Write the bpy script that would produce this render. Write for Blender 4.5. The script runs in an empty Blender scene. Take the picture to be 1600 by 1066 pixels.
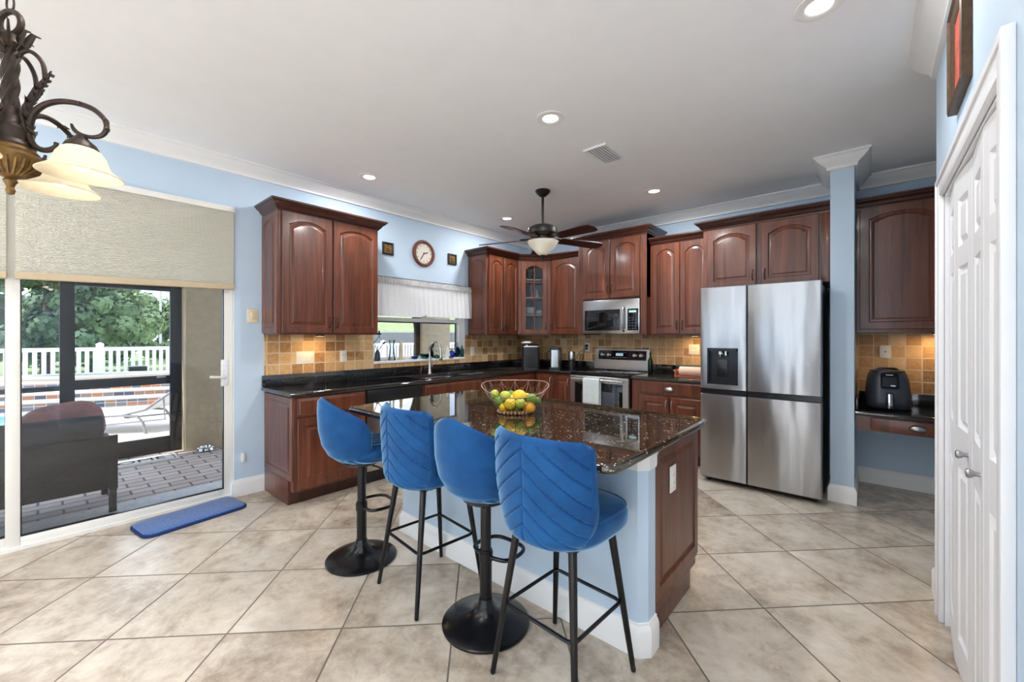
import bpy, bmesh, math, random
from mathutils import Vector, Matrix
random.seed(7)
S = bpy.context.scene
COL = S.collection
PI = math.pi
R_ = math.radians
# ---------------------------------------------------------------- camera
CAMH = 1.355
YAW = R_(41.02)
cam = bpy.data.cameras.new('camera'); camo = bpy.data.objects.new('camera', cam); COL.objects.link(camo)
cam.sensor_width = 36; cam.lens = 36 * 644.4 / 1600; cam.clip_start = .03; cam.clip_end = 400
cam.shift_y = -(533 - 525.6) / 1600
camo.location = (0, 0, CAMH); camo.rotation_euler = (PI / 2, 0, YAW)
S.camera = camo
# ---------------------------------------------------------------- view, sky, sun
S.view_settings.view_transform = 'Standard'
try: S.view_settings.look = 'None'
except Exception: pass
S.view_settings.gamma = 1; S.view_settings.exposure = 0.42; S.view_settings.use_curve_mapping = False
S.cycles.use_denoising = True
try: S.cycles.denoiser = 'OPENIMAGEDENOISE'
except Exception: pass
S.cycles.max_bounces = 14; S.cycles.diffuse_bounces = 10; S.cycles.glossy_bounces = 5
S.cycles.transmission_bounces = 8; S.cycles.transparent_max_bounces = 12
S.cycles.sample_clamp_indirect = 6; S.cycles.caustics_reflective = False; S.cycles.caustics_refractive = False
W = bpy.data.worlds.new('sky'); S.world = W; W.use_nodes = True
wn = W.node_tree; wn.nodes.clear()
def wnode(t, **k):
    n = wn.nodes.new(t)
    for a, b in k.items(): setattr(n, a, b)
    return n
wo = wnode('ShaderNodeOutputWorld'); wb = wnode('ShaderNodeBackground'); wt = wnode('ShaderNodeTexCoord')
wz = wnode('ShaderNodeTexNoise'); wz.inputs['Scale'].default_value = 3.2; wz.inputs['Detail'].default_value = 6
wr = wnode('ShaderNodeValToRGB'); wr.color_ramp.elements[0].position = .42; wr.color_ramp.elements[0].color = (.5, .68, .95, 1)
wr.color_ramp.elements[1].position = .66; wr.color_ramp.elements[1].color = (.97, .98, 1, 1)
wn.links.new(wt.outputs['Generated'], wz.inputs['Vector']); wn.links.new(wz.outputs['Fac'], wr.inputs['Fac'])
wn.links.new(wr.outputs['Color'], wb.inputs['Color']); wb.inputs['Strength'].default_value = 1.9
wn.links.new(wb.outputs[0], wo.inputs[0])
sun = bpy.data.lights.new('sun', 'SUN'); sun.energy = 4.5; sun.angle = .01; sun.color = (1, .96, .9)
suno = bpy.data.objects.new('sun', sun); COL.objects.link(suno)
suno.rotation_euler = (R_(44), R_(-10), R_(0))
# power of the room's lamps and of the added fill lights (watts)
P_CAN, P_FILL, P_CHAND, P_FAN, P_UNDER = 14.0, 26.0, .12, .3, 1.0
# ---------------------------------------------------------------- materials
MATS = {}
class NT:
    def __init__(s, name):
        s.m = bpy.data.materials.new(name); s.m.use_nodes = True; s.t = s.m.node_tree; s.t.nodes.clear()
        s.out = s.n('ShaderNodeOutputMaterial'); s.p = s.n('ShaderNodeBsdfPrincipled'); s.t.links.new(s.p.outputs[0], s.out.inputs[0])
        MATS[name] = s.m
    def n(s, t, **k):
        x = s.t.nodes.new(t)
        for a, b in k.items(): setattr(x, a, b)
        return x
    def l(s, a, b): s.t.links.new(a, b)
    def set(s, **k):
        for a, b in k.items():
            i = s.p.inputs[a.replace('_', ' ')]
            if hasattr(b, 'links') or isinstance(b, bpy.types.NodeSocket): s.l(b, i)
            else: i.default_value = b
        return s
    def coord(s): return s.n('ShaderNodeTexCoord').outputs['Object']
    def mapping(s, sc=(1, 1, 1), rot=(0, 0, 0), loc=(0, 0, 0), src=None):
        m = s.n('ShaderNodeMapping'); m.inputs['Scale'].default_value = sc; m.inputs['Rotation'].default_value = rot; m.inputs['Location'].default_value = loc
        s.l(src or s.coord(), m.inputs['Vector']); return m.outputs[0]
    def noise(s, vec, scale, detail=4, rough=.55, dist=0):
        x = s.n('ShaderNodeTexNoise'); x.inputs['Scale'].default_value = scale; x.inputs['Detail'].default_value = detail
        x.inputs['Roughness'].default_value = rough; x.inputs['Distortion'].default_value = dist
        s.l(vec, x.inputs['Vector']); return x.outputs['Fac']
    def math(s, op, a, b=None, c=None):
        x = s.n('ShaderNodeMath', operation=op)
        for i, v in enumerate((a, b, c)):
            if v is None: continue
            if isinstance(v, (int, float)): x.inputs[i].default_value = v
            else: s.l(v, x.inputs[i])
        return x.outputs[0]
    def ramp(s, fac, stops):
        r = s.n('ShaderNodeValToRGB'); e = r.color_ramp.elements
        while len(e) < len(stops): e.new(.5)
        for i, (p, c) in enumerate(stops): e[i].position = p; e[i].color = (*c, 1) if len(c) == 3 else c
        s.l(fac, r.inputs[0]); return r.outputs[0]
    def mix(s, fac, a, b, mode='MIX'):
        x = s.n('ShaderNodeMix', data_type='RGBA', blend_type=mode)
        for sock, v in ((x.inputs[0], fac), (x.inputs[6], a), (x.inputs[7], b)):
            if isinstance(v, (int, float)): sock.default_value = v
            elif isinstance(v, tuple): sock.default_value = (*v, 1) if len(v) == 3 else v
            else: s.l(v, sock)
        return x.outputs[2]
    def bump(s, h, strength=.2, dist=.01):
        b = s.n('ShaderNodeBump'); b.inputs['Strength'].default_value = strength; b.inputs['Distance'].default_value = dist
        s.l(h, b.inputs['Height']); s.l(b.outputs[0], s.p.inputs['Normal'])
def srgb(r, g, b):
    f = lambda c: (c / 255 / 12.92) if c <= 10 else ((c / 255 + .055) / 1.055) ** 2.4
    return (f(r), f(g), f(b))
def plain(name, col, rough=.5, metal=0, var=.12, vs=6, bump=0, bs=60, stretch=(1, 1, 1), **k):
    t = NT(name); v = t.mapping(stretch)
    n = t.noise(v, vs)
    lo = tuple(c * (1 - var) for c in col); hi = tuple(min(1, c * (1 + var)) for c in col)
    t.set(Base_Color=t.ramp(n, [(.3, lo), (.7, hi)]), Roughness=rough, Metallic=metal)
    for a, b in k.items(): t.set(**{a: b})
    if bump: t.bump(t.noise(v, bs), bump, .004)
    return t.m
def glass(name, tint=(1, 1, 1), ior=1.45, rough=0):
    t = NT(name); tr = t.n('ShaderNodeBsdfTransparent'); tr.inputs[0].default_value = (*tint, 1)
    gl = t.n('ShaderNodeBsdfGlossy'); gl.inputs['Roughness'].default_value = rough
    fr = t.n('ShaderNodeFresnel'); fr.inputs[0].default_value = ior; mx = t.n('ShaderNodeMixShader')
    t.l(fr.outputs[0], mx.inputs[0]); t.l(tr.outputs[0], mx.inputs[1]); t.l(gl.outputs[0], mx.inputs[2]); t.l(mx.outputs[0], t.out.inputs[0])
    t.t.nodes.remove(t.p); return t.m
def emit(name, col, st):
    t = NT(name); t.set(Base_Color=(*col, 1), Emission_Color=(*col, 1), Emission_Strength=st); return t.m
def translucent(name, col, fac=.5, tcol=None):
    t = NT(name); n = t.noise(t.coord(), 30)
    c = t.ramp(n, [(.3, tuple(x * .95 for x in col)), (.7, col)])
    d = t.n('ShaderNodeBsdfDiffuse'); tr = t.n('ShaderNodeBsdfTranslucent'); mx = t.n('ShaderNodeMixShader'); mx.inputs[0].default_value = fac
    t.l(c, d.inputs[0])
    if tcol: tr.inputs[0].default_value = (*tcol, 1)
    else: t.l(c, tr.inputs[0])
    t.l(d.outputs[0], mx.inputs[1]); t.l(tr.outputs[0], mx.inputs[2]); t.l(mx.outputs[0], t.out.inputs[0]); t.t.nodes.remove(t.p); return t.m
def grid_mat(name, uax, vax, org, pu, pv, grout, stops, gcol, rough, cells=.5, offs=0, nscale=7, bumpd=.004, rg=.7, dist=1.2, stretch=(1, 1, 1), rgh=.62, fine=0):
    """rectangular tiles laid along the two axes; each tile gets its own tone and veining"""
    t = NT(name); co = t.coord()
    def dot(ax, o):
        d = t.n('ShaderNodeVectorMath', operation='DOT_PRODUCT'); d.inputs[1].default_value = ax; t.l(co, d.inputs[0])
        return t.math('SUBTRACT', d.outputs['Value'], o)
    o = Vector(org)
    u = t.math('DIVIDE', dot(uax, o.dot(Vector(uax))), pu); v = t.math('DIVIDE', dot(vax, o.dot(Vector(vax))), pv)
    fv = t.math('FLOOR', v)
    if offs: u = t.math('ADD', u, t.math('MULTIPLY', t.math('MODULO', fv, 2), offs))
    fu = t.math('FLOOR', u)
    du = t.math('MULTIPLY', t.math('ABSOLUTE', t.math('SUBTRACT', t.math('SUBTRACT', u, fu), .5)), pu)
    dv = t.math('MULTIPLY', t.math('ABSOLUTE', t.math('SUBTRACT', t.math('SUBTRACT', v, fv), .5)), pv)
    eu = t.math('SUBTRACT', pu / 2, du); ev = t.math('SUBTRACT', pv / 2, dv)
    e = t.math('MINIMUM', eu, ev)
    mask = t.n('ShaderNodeMapRange'); mask.inputs[1].default_value = grout * .5; mask.inputs[2].default_value = grout * .5 + max(.0015, grout * .3)
    t.l(e, mask.inputs[0]); mask = mask.outputs[0]
    cb = t.n('ShaderNodeCombineXYZ'); t.l(fu, cb.inputs[0]); t.l(fv, cb.inputs[1])
    wn_ = t.n('ShaderNodeTexWhiteNoise', noise_dimensions='3D'); t.l(cb.outputs[0], wn_.inputs['Vector'])
    sc = t.n('ShaderNodeVectorMath', operation='SCALE'); t.l(wn_.outputs['Color'], sc.inputs[0]); sc.inputs['Scale'].default_value = 37.
    ad = t.n('ShaderNodeVectorMath', operation='ADD'); t.l(t.mapping(stretch), ad.inputs[0]); t.l(sc.outputs[0], ad.inputs[1])
    n1 = t.noise(ad.outputs[0], nscale, 10, rgh, dist)
    if fine: n1 = t.math('ADD', t.math('MULTIPLY', n1, 1 - fine), t.math('MULTIPLY', t.noise(ad.outputs[0], nscale * 4.3, 8, .7, .3), fine))
    f = t.math('ADD', t.math('MULTIPLY', n1, 1 - cells), t.math('MULTIPLY', wn_.outputs['Value'], cells))
    c = t.ramp(f, stops)
    t.set(Base_Color=t.mix(mask, gcol, c), Roughness=t.math('ADD', t.math('MULTIPLY', mask, rough - rg), rg))
    h = t.math('ADD', mask, t.math('MULTIPLY', n1, .35))
    t.bump(h, .5, bumpd)
    return t
def wood(name, c0, c1, rough=.32, coat=.25):
    t = NT(name); oi = t.n('ShaderNodeObjectInfo')
    v = t.mapping((9, 9, .7)); ad = t.n('ShaderNodeVectorMath', operation='ADD'); t.l(v, ad.inputs[0])
    sc = t.n('ShaderNodeVectorMath', operation='SCALE'); sc.inputs['Scale'].default_value = 9; cb = t.n('ShaderNodeCombineXYZ')
    for i in range(3): t.l(oi.outputs['Random'], cb.inputs[i])
    t.l(cb.outputs[0], sc.inputs[0]); t.l(sc.outputs[0], ad.inputs[1])
    n = t.noise(ad.outputs[0], 1.6, 6, .6, .8); n2 = t.noise(t.mapping((60, 60, 2.5)), 2, 3)
    f = t.math('ADD', t.math('MULTIPLY', n, .75), t.math('MULTIPLY', n2, .25))
    t.set(Base_Color=t.ramp(f, [(.32, c0), (.66, c1)]), Roughness=rough, Coat_Weight=coat, Coat_Roughness=.12)
    return t.m
WOODM = wood('cherry_wood', srgb(54, 27, 18), srgb(120, 65, 42))
WOODD = wood('dark_cherry_wood', srgb(48, 22, 16), srgb(72, 35, 25))
plain('blue_paint', srgb(191, 210, 227), .62, var=.015, bump=.05, bs=240)
plain('white_paint', srgb(238, 238, 236), .45, var=.01)
plain('ceiling_paint', srgb(245, 246, 248), .8, var=.012, bump=.16, bs=130)
plain('door_white', srgb(232, 232, 234), .38, var=.01)
plain('almond_metal', srgb(230, 228, 222), .4, var=.02)
plain('black_metal', (.008, .008, .009), .24, .3, var=.1)
plain('bronze', srgb(36, 32, 30), .42, .35, var=.2, vs=25)
plain('dark_bronze', srgb(40, 36, 34), .5, .3, var=.15, vs=10)
plain('antique_gold', srgb(112, 86, 48), .42, .6, var=.45, vs=40)
plain('aged_bronze', srgb(62, 50, 42), .45, .6, var=.35, vs=35)
plain('plastic_white', srgb(236, 233, 224), .35, var=.01)
plain('plastic_almond', srgb(226, 212, 178), .4, var=.02)
plain('black_plastic', (.012, .012, .013), .28, var=.1)
plain('dark_grey', srgb(66, 69, 78), .35, .3, var=.06)
plain('charcoal', srgb(46, 47, 50), .25, .5, var=.05)
plain('black_glass', (.006, .006, .007), .05, 0, var=.05)
plain('chrome', (.75, .75, .76), .1, 1, var=.03)
plain('silver_knob', (.42, .42, .42), .36, 1, var=.05)
def steel(name, col, rough, wav):
    t = NT(name); n = t.noise(t.mapping((140, 140, 1.5)), 3, 3)
    t.set(Base_Color=t.ramp(n, [(.3, tuple(c * .93 for c in col)), (.7, col)]), Metallic=1, Roughness=rough)
    if wav: t.bump(t.noise(t.mapping((5, 5, .9)), 1.3, 1), wav, .06)
    return t.m
steel('stainless', (.56, .56, .55), .27, 0)
steel('fridge_steel', (.47, .47, .47), .3, .3)
steel('nickel', (.62, .60, .56), .24, 0)
def velvet(name, chan=False):
    t = NT(name); n = t.noise(t.coord(), 5, 5, .6); n2 = t.noise(t.coord(), 900, 2)
    t.set(Base_Color=t.ramp(n, [(.3, srgb(8, 54, 104)), (.7, srgb(24, 84, 140))]), Roughness=.75, Sheen_Weight=1., Sheen_Roughness=.35, Sheen_Tint=(.42, .72, 1, 1), Specular_IOR_Level=.2)
    if chan:
        w = t.n('ShaderNodeTexWave'); w.wave_profile = 'SIN'; w.inputs['Scale'].default_value = 6.5; t.l(t.coord(), w.inputs['Vector'])
        t.bump(w.outputs['Fac'], .8, .012)
    else: t.bump(n2, .12, .002)
velvet('blue_velvet'); velvet('blue_velvet_channelled', True)
def granite(name, base, flecks, rough=.06):
    t = NT(name); v = t.coord()
    vo = t.n('ShaderNodeTexVoronoi'); vo.inputs['Scale'].default_value = 190; t.l(v, vo.inputs['Vector'])
    hs = t.n('ShaderNodeSeparateColor'); t.l(vo.outputs['Color'], hs.inputs[0])
    vo2 = t.n('ShaderNodeTexVoronoi'); vo2.inputs['Scale'].default_value = 110; t.l(v, vo2.inputs['Vector']); hs2 = t.n('ShaderNodeSeparateColor'); t.l(vo2.outputs['Color'], hs2.inputs[0])
    n = t.noise(v, 14, 5)
    c = t.ramp(t.math('ADD', t.math('MULTIPLY', hs.outputs[0], .6), t.math('MULTIPLY', n, .5)), base)
    fm = t.math('GREATER_THAN', hs2.outputs[1], .955)
    fm2 = t.math('MULTIPLY', fm, t.math('LESS_THAN', vo2.outputs['Distance'], .55))
    t.set(Base_Color=t.mix(fm2, c, flecks), Roughness=rough, IOR=1.85); return t.m
granite('black_granite', [(.3, (.004, .004, .005)), (.75, (.014, .013, .013)), (.9, (.04, .036, .03))], (.06, .055, .045))
granite('brown_granite', [(.32, (.006, .005, .004)), (.6, (.024, .016, .010)), (.9, (.09, .063, .038))], (.34, .27, .18), .035)
d7 = .70711
TS = .5121
FL = grid_mat('floor_tile', (d7, d7, 0), (-d7, d7, 0), (-2.5736, .2020, 0), TS, TS, .006,
    [(.34, srgb(132, 117, 102)), (.42, srgb(165, 151, 135)), (.5, srgb(188, 176, 160)), (.58, srgb(200, 190, 176)), (.68, srgb(213, 206, 196))], srgb(104, 94, 84), .26, cells=.1, nscale=3.0, dist=.45, rgh=.68, fine=.36, bumpd=.003, rg=.8)
BT = [(.2, srgb(134, 98, 62)), (.38, srgb(182, 138, 90)), (.55, srgb(206, 166, 116)), (.8, srgb(226, 196, 152))]
grid_mat('tile_left_wall', (0, 1, 0), (0, 0, 1), (-4.04, 1.331, 1.0), .1035, .1015, .008, BT, srgb(214, 194, 160), .5, cells=.48, nscale=22, bumpd=.003)
grid_mat('tile_back_wall', (1, 0, 0), (0, 0, 1), (-3.339, 5.04, 1.01), .1035, .1035, .008, BT, srgb(214, 194, 160), .5, cells=.48, nscale=22, bumpd=.003)
grid_mat('tile_desk', (1, 0, 0), (0, 0, 1), (-.086, 5.04, .956), .106, .1045, .008, BT, srgb(214, 194, 160), .5, cells=.48, nscale=22, bumpd=.003)
grid_mat('pavers', (0, 1, 0), (1, 0, 0), (0, 0, 0), .27, .125, .012, [(.2, srgb(186, 174, 172)), (.5, srgb(206, 195, 191)), (.8, srgb(222, 212, 208))], srgb(100, 94, 94), .8, cells=.3, offs=.5, nscale=12)
plain('threshold', srgb(232, 234, 238), .7, var=.12, vs=30)
plain('stucco', srgb(196, 178, 148), .9, var=.08, vs=14, bump=.8, bs=90)
plain('pool_deck', srgb(196, 190, 184), .8, var=.05, vs=3)
plain('rug_blue', srgb(34, 90, 158), .95, var=.5, vs=40, bump=1, bs=140, stretch=(1, 2.5, 1), Sheen_Weight=.4)
plain('rug_edge', srgb(14, 40, 92), .9)
plain('wicker', srgb(34, 32, 32), .7, var=.3, vs=90, bump=1, bs=160)
plain('cushion_dark', srgb(58, 60, 68), .9, var=.12, vs=30)
plain('mauve_fabric', srgb(150, 112, 112), .9, var=.15, vs=22)
plain('lounge_white', srgb(240, 240, 238), .7, var=.03)
plain('mat_grey', srgb(226, 224, 222), .9, var=.1, vs=60)
plain('mat_text', srgb(40, 38, 38), .9)
grid_mat('pool_tile', (1, 0, 0), (0, 0, 1), (0, 0, 0), .16, .08, .007, [(.1, srgb(60, 72, 98)), (.35, srgb(100, 110, 130)), (.55, srgb(140, 130, 124)), (.72, srgb(196, 122, 70)), (.95, srgb(96, 96, 108))], srgb(220, 214, 206), .3, cells=.75, nscale=14)
plain('coping', srgb(200, 188, 178), .8, var=.05)
plain('pool_water', srgb(96, 178, 184), .06, var=.1, vs=3, bump=.4, bs=9)
plain('fence_white', srgb(240, 240, 240), .5, var=.02)
plain('lawn', srgb(138, 156, 108), .95, var=.25, vs=3)
plain('road_pale', srgb(214, 206, 198), .9, var=.05)
plain('roof_grey', srgb(128, 128, 134), .9, var=.06)
plain('leaf_dark', srgb(76, 100, 72), .7, var=.4, vs=1.2, Subsurface_Weight=0.0)
plain('leaf_mid', srgb(106, 130, 86), .7, var=.4, vs=1.2)
plain('leaf_light', srgb(142, 162, 114), .7, var=.35, vs=1.2)
plain('bark', srgb(84, 70, 58), .9, var=.2)
plain('olive_oil', srgb(58, 58, 26), .3)
plain('lounge_frame', srgb(150, 150, 152), .4)
plain('pole_grey', srgb(190, 190, 190), .6)
plain('lemon_skin', srgb(236, 196, 40), .45, var=.1, vs=30, bump=.2, bs=200)
plain('orange_skin', srgb(232, 164, 44), .45, var=.14, vs=30, bump=.2, bs=200)
plain('lime_skin', srgb(98, 142, 40), .4, var=.25, vs=20, bump=.2, bs=200)
plain('yellow_lime_skin', srgb(176, 186, 60), .4, var=.2, vs=20, bump=.2, bs=200)
plain('basket_wire', srgb(150, 122, 104), .4, .6, var=.1)
plain('basket_bead', srgb(176, 132, 96), .4, .3, var=.35, vs=60)
plain('paper', srgb(236, 200, 176), .8, var=.03)
plain('wood_light', srgb(176, 104, 74), .5, var=.1)
plain('towel', srgb(206, 216, 216), .95, var=.05, vs=30, bump=.5, bs=300)
plain('pocket_grey', srgb(186, 184, 184), .9, var=.25, vs=70)
plain('shade_rail', srgb(190, 172, 142), .6, var=.03)
plain('clock_face', srgb(226, 216, 202), .5, var=.02)
plain('clock_wood', srgb(104, 54, 36), .35, var=.2, vs=12)
plain('art_red', srgb(176, 74, 56), .6, var=.5, vs=16)
plain('frame_gold', srgb(84, 62, 42), .4, .4, var=.3, vs=50)
plain('plaque_gold', srgb(126, 98, 50), .4, .6, var=.5, vs=30)
plain('green_reflective', srgb(40, 44, 44), .1, 0)
plain('shelf_white', srgb(214, 218, 224), .5, var=.03)
plain('fan_blade', srgb(52, 24, 20), .3, var=.2, vs=6, stretch=(1, 8, 1))
plain('pink_ceramic', srgb(206, 126, 118), .4, var=.1)
translucent('shade_fabric', srgb(230, 229, 220), .35, (.80, .75, .62))
translucent('lamp_glass', srgb(222, 210, 184), .3)
translucent('bowl_glass', srgb(240, 234, 218), .3)
translucent('valance_cloth', srgb(252, 252, 253), .3)
glass('pane_glass'); glass('clear_glass', (.93, .97, .97), 1.5)
glass('aqua_glass', (.55, .86, .82), 1.5); glass('blue_glass', (.12, .25, .66), 1.5); glass('green_glass', (.22, .55, .34), 1.5)
emit('bulb', (1, .93, .8), 5); emit('can_lens', (1, .97, .92), 4); emit('under_lens', (1, .75, .4), 5); emit('display', (.5, .8, .9), .15)
# ---------------------------------------------------------------- mesh helpers
def smooth_path(pts, n=4, closed=False):
    P = [Vector(p) for p in pts]; N = len(P); out = []
    for i in range(N if closed else N - 1):
        if closed: a, b, c, d = P[i - 1], P[i], P[(i + 1) % N], P[(i + 2) % N]
        else: a, b, c, d = P[max(i - 1, 0)], P[i], P[i + 1], P[min(i + 2, N - 1)]
        for k in range(n):
            t = k / n; out.append(.5 * ((2 * b) + (c - a) * t + (2 * a - 5 * b + 4 * c - d) * t * t + (3 * b - a - 3 * c + d) * t ** 3))
    if not closed: out.append(P[-1])
    return out
def lerp_list(r, n):
    out = []
    for i in range(len(r) - 1): out += [r[i] + (r[i + 1] - r[i]) * k / n for k in range(n)]
    return out + [r[-1]]
class MB:
    def __init__(s): s.bm = bmesh.new(); s.mi = 0
    def v(s, p): return s.bm.verts.new(p)
    def f(s, vs):
        try: x = s.bm.faces.new(vs); x.material_index = s.mi; return x
        except ValueError: return None
    def box(s, x0, x1, y0, y1, z0, z1, bev=0, seg=2):
        vs = [s.v((x, y, z)) for z in (z0, z1) for y in (y0, y1) for x in (x0, x1)]
        fs = [s.f([vs[i] for i in q]) for q in ((0, 2, 3, 1), (4, 5, 7, 6), (0, 1, 5, 4), (2, 6, 7, 3), (0, 4, 6, 2), (1, 3, 7, 5))]
        if bev:
            es = {e for f in fs for e in f.edges}
            bmesh.ops.bevel(s.bm, geom=list(es), offset=bev, segments=seg, affect='EDGES', profile=.5, material=-1)
        return s
    def loft(s, loops, closed=True, cap0=True, cap1=True, ring=False):
        L = [[s.v(p) for p in lp] for lp in loops]; n = len(L[0])
        prs = list(zip(L, L[1:])) + ([(L[-1], L[0])] if ring else [])
        for a, b in prs:
            for i in range(n if closed else n - 1):
                j = (i + 1) % n; s.f([a[i], a[j], b[j], b[i]])
        if not ring and closed:
            if cap0: s.f(L[0][::-1])
            if cap1: s.f(L[-1])
        return s
    def lathe(s, prof, c=(0, 0, 0), seg=24, M=None, cap=True, a0=0, a1=2 * PI, sx=1, sy=1, ring=False):
        full = abs(a1 - a0 - 2 * PI) < 1e-6; k = seg if full else seg + 1
        loops = []
        for r, z in prof:
            lp = [Vector((r * sx * math.cos(a0 + (a1 - a0) * i / seg), r * sy * math.sin(a0 + (a1 - a0) * i / seg), z)) for i in range(k)]
            lp = [(M @ p if M else p) + Vector(c) for p in lp]; loops.append(lp)
        return s.loft(loops, full, cap and full and prof[0][0] > 1e-6, cap and full and prof[-1][0] > 1e-6, ring=ring)
    def tube(s, pts, r, seg=8, closed=False, cap=True, sq=1):
        P = [Vector(p) for p in pts]; n = len(P); rs = r if isinstance(r, (list, tuple)) else [r] * n
        T = []
        for i in range(n):
            if closed: d = P[(i + 1) % n] - P[i - 1]
            else: d = P[min(i + 1, n - 1)] - P[max(i - 1, 0)]
            T.append(d.normalized() if d.length > 1e-9 else Vector((0, 0, 1)))
        ref = Vector((0, 0, 1)) if abs(T[0].z) < .9 else Vector((1, 0, 0))
        N = (ref - T[0] * ref.dot(T[0])).normalized(); loops = []
        for i in range(n):
            N = N - T[i] * N.dot(T[i]); N = N.normalized() if N.length > 1e-6 else T[i].orthogonal().normalized()
            B = T[i].cross(N)
            loops.append([P[i] + (N * math.cos(a) + B * math.sin(a) * sq) * rs[i] for a in (2 * PI * k / seg for k in range(seg))])
        return s.loft(loops, True, cap, cap, ring=closed)
    def cyl(s, p0, p1, r0, r1=None, seg=12): return s.tube([p0, p1], [r0, r0 if r1 is None else r1], seg)
    def prism(s, poly, z0, z1): return s.loft([[Vector((x, y, z0)) for x, y in poly], [Vector((x, y, z1)) for x, y in poly]])
    def ball(s, c, rx, ry=None, rz=None, seg=16, ring=10, M=None):
        ry = ry or rx; rz = rz or rx
        prof = [(math.sin(PI * i / ring), -math.cos(PI * i / ring)) for i in range(ring + 1)]
        loops = []
        for r, z in prof:
            r = max(r, 1e-4); lp = [Vector((rx * r * math.cos(2 * PI * k / seg), ry * r * math.sin(2 * PI * k / seg), rz * z)) for k in range(seg)]
            loops.append([(M @ p if M else p) + Vector(c) for p in lp])
        return s.loft(loops)
    def sweep(s, path, prof, closed=False):
        """closed profile [(offset to the left of travel, z)] along a mitred 2D path"""
        P = [Vector(p) for p in path]; n = len(P); loops = []
        for i in range(n):
            a = P[i] - P[i - 1] if (i > 0 or closed) else P[1] - P[0]
            b = P[(i + 1) % n] - P[i] if (i < n - 1 or closed) else a
            a = a.normalized(); b = b.normalized(); na = Vector((-a.y, a.x)); nb = Vector((-b.y, b.x))
            m = na + nb; m = m / max(.2, m.dot(na)) if m.length > 1e-6 else na
            loops.append([Vector((P[i].x + m.x * o, P[i].y + m.y * o, z)) for o, z in prof])
        return s.loft(loops, True, True, True, ring=closed)
    def slab(s, poly, z0, z1, r=.012):
        """worktop: counter-clockwise outline with rounded edges"""
        P = [Vector(p) for p in poly]; n = len(P); m = (z0 + z1) / 2; h = (z1 - z0) / 2; loops = []
        for k in range(-2, 11):
            a = -PI / 2 + PI * min(max(k, 0), 8) / 8; ins = r * (1 - math.cos(a)) + (.006 * (-k) if k < 0 else .006 * (k - 8) if k > 8 else 0); z = m + h * math.sin(a); lp = []
            for i in range(n):
                d0 = (P[i] - P[i - 1]).normalized(); d1 = (P[(i + 1) % n] - P[i]).normalized()
                n0 = Vector((-d0.y, d0.x)); n1 = Vector((-d1.y, d1.x)); q = n0 + n1; q = q / max(.2, q.dot(n0))
                lp.append(Vector((P[i].x + q.x * ins, P[i].y + q.y * ins, z)))
            loops.append(lp)
        return s.loft(loops)
    def xf(s, M):
        bmesh.ops.transform(s.bm, matrix=M, verts=s.bm.verts[:]); return s
    def build(s, name, mat, parent=None, smooth=True, world=False, ang=.7, bev=0, sub=0, keep=False):
        bm = s.bm
        if world and parent:
            bmesh.ops.transform(bm, matrix=Matrix(root_matrix(parent)).inverted(), verts=bm.verts[:])
        bmesh.ops.recalc_face_normals(bm, faces=bm.faces[:])
        me = bpy.data.meshes.new(name); bm.to_mesh(me); bm.free()
        for m in (mat if isinstance(mat, (list, tuple)) else [mat]): me.materials.append(MATS[m])
        if smooth and len(me.polygons):
            me.polygons.foreach_set('use_smooth', [True] * len(me.polygons)); me.set_sharp_from_angle(angle=ang)
        o = bpy.data.objects.new(name, me); COL.objects.link(o)
        if parent: o.parent = parent
        if bev: b = o.modifiers.new('bevel', 'BEVEL'); b.width = bev; b.segments = 2; b.limit_method = 'ANGLE'
        if sub: b = o.modifiers.new('sub', 'SUBSURF'); b.levels = sub; b.render_levels = sub
        return o
def root_matrix(o):
    M = Matrix.LocRotScale(o.location, o.rotation_euler.to_quaternion(), o.scale)
    return root_matrix(o.parent) @ M if o.parent else M
def tag(o, label, cat, group=None, kind=None):
    o['label'] = label; o['category'] = cat
    if group: o['group'] = group
    if kind: o['kind'] = kind
    return o
def thing(name, label, cat, loc=(0, 0, 0), rz=0, group=None):
    o = bpy.data.objects.new(name, None); COL.objects.link(o); o.location = loc; o.rotation_euler = (0, 0, rz)
    o.empty_display_size = .05
    return tag(o, label, cat, group)
def struct(o, label=None, cat=None):
    o['kind'] = 'structure'
    if label: o['label'] = label
    if cat: o['category'] = cat
    return o
def dup(root, loc, rz, label, group=None):
    r = root.copy(); COL.objects.link(r); r.location = loc; r.rotation_euler = (0, 0, rz); r['label'] = label
    if group: r['group'] = group
    def kids(a, b):
        for ch in list(a.children):
            c = ch.copy(); COL.objects.link(c); c.parent = b; kids(ch, c)
    kids(root, r); return r
def lamp(name, kind, loc, power, col, parent=None, size=.1, rot=None, spread=None, radius=None):
    l = bpy.data.lights.new(name, kind); l.energy = power; l.color = col
    if kind == 'AREA':
        l.shape = 'DISK'; l.size = size
        if spread: l.spread = spread
    if radius is not None: l.shadow_soft_size = radius
    o = bpy.data.objects.new(name, l); COL.objects.link(o); o.location = loc
    if rot: o.rotation_euler = rot
    if parent: o.parent = parent
    return o
def text_mb(txt, size, M, name, mat, parent, extr=.0008, world=False):
    cu = bpy.data.curves.new(name, 'FONT'); cu.body = txt; cu.size = size; cu.align_x = 'CENTER'; cu.align_y = 'CENTER'; cu.extrude = extr
    o = bpy.data.objects.new(name, cu); COL.objects.link(o)
    bpy.context.view_layer.update()
    me = bpy.data.meshes.new_from_object(o.evaluated_get(bpy.context.evaluated_depsgraph_get()))
    bpy.data.objects.remove(o); me.transform(M); me.materials.clear(); me.materials.append(MATS[mat])
    r = bpy.data.objects.new(name, me); COL.objects.link(r); r.parent = parent; return r
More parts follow.
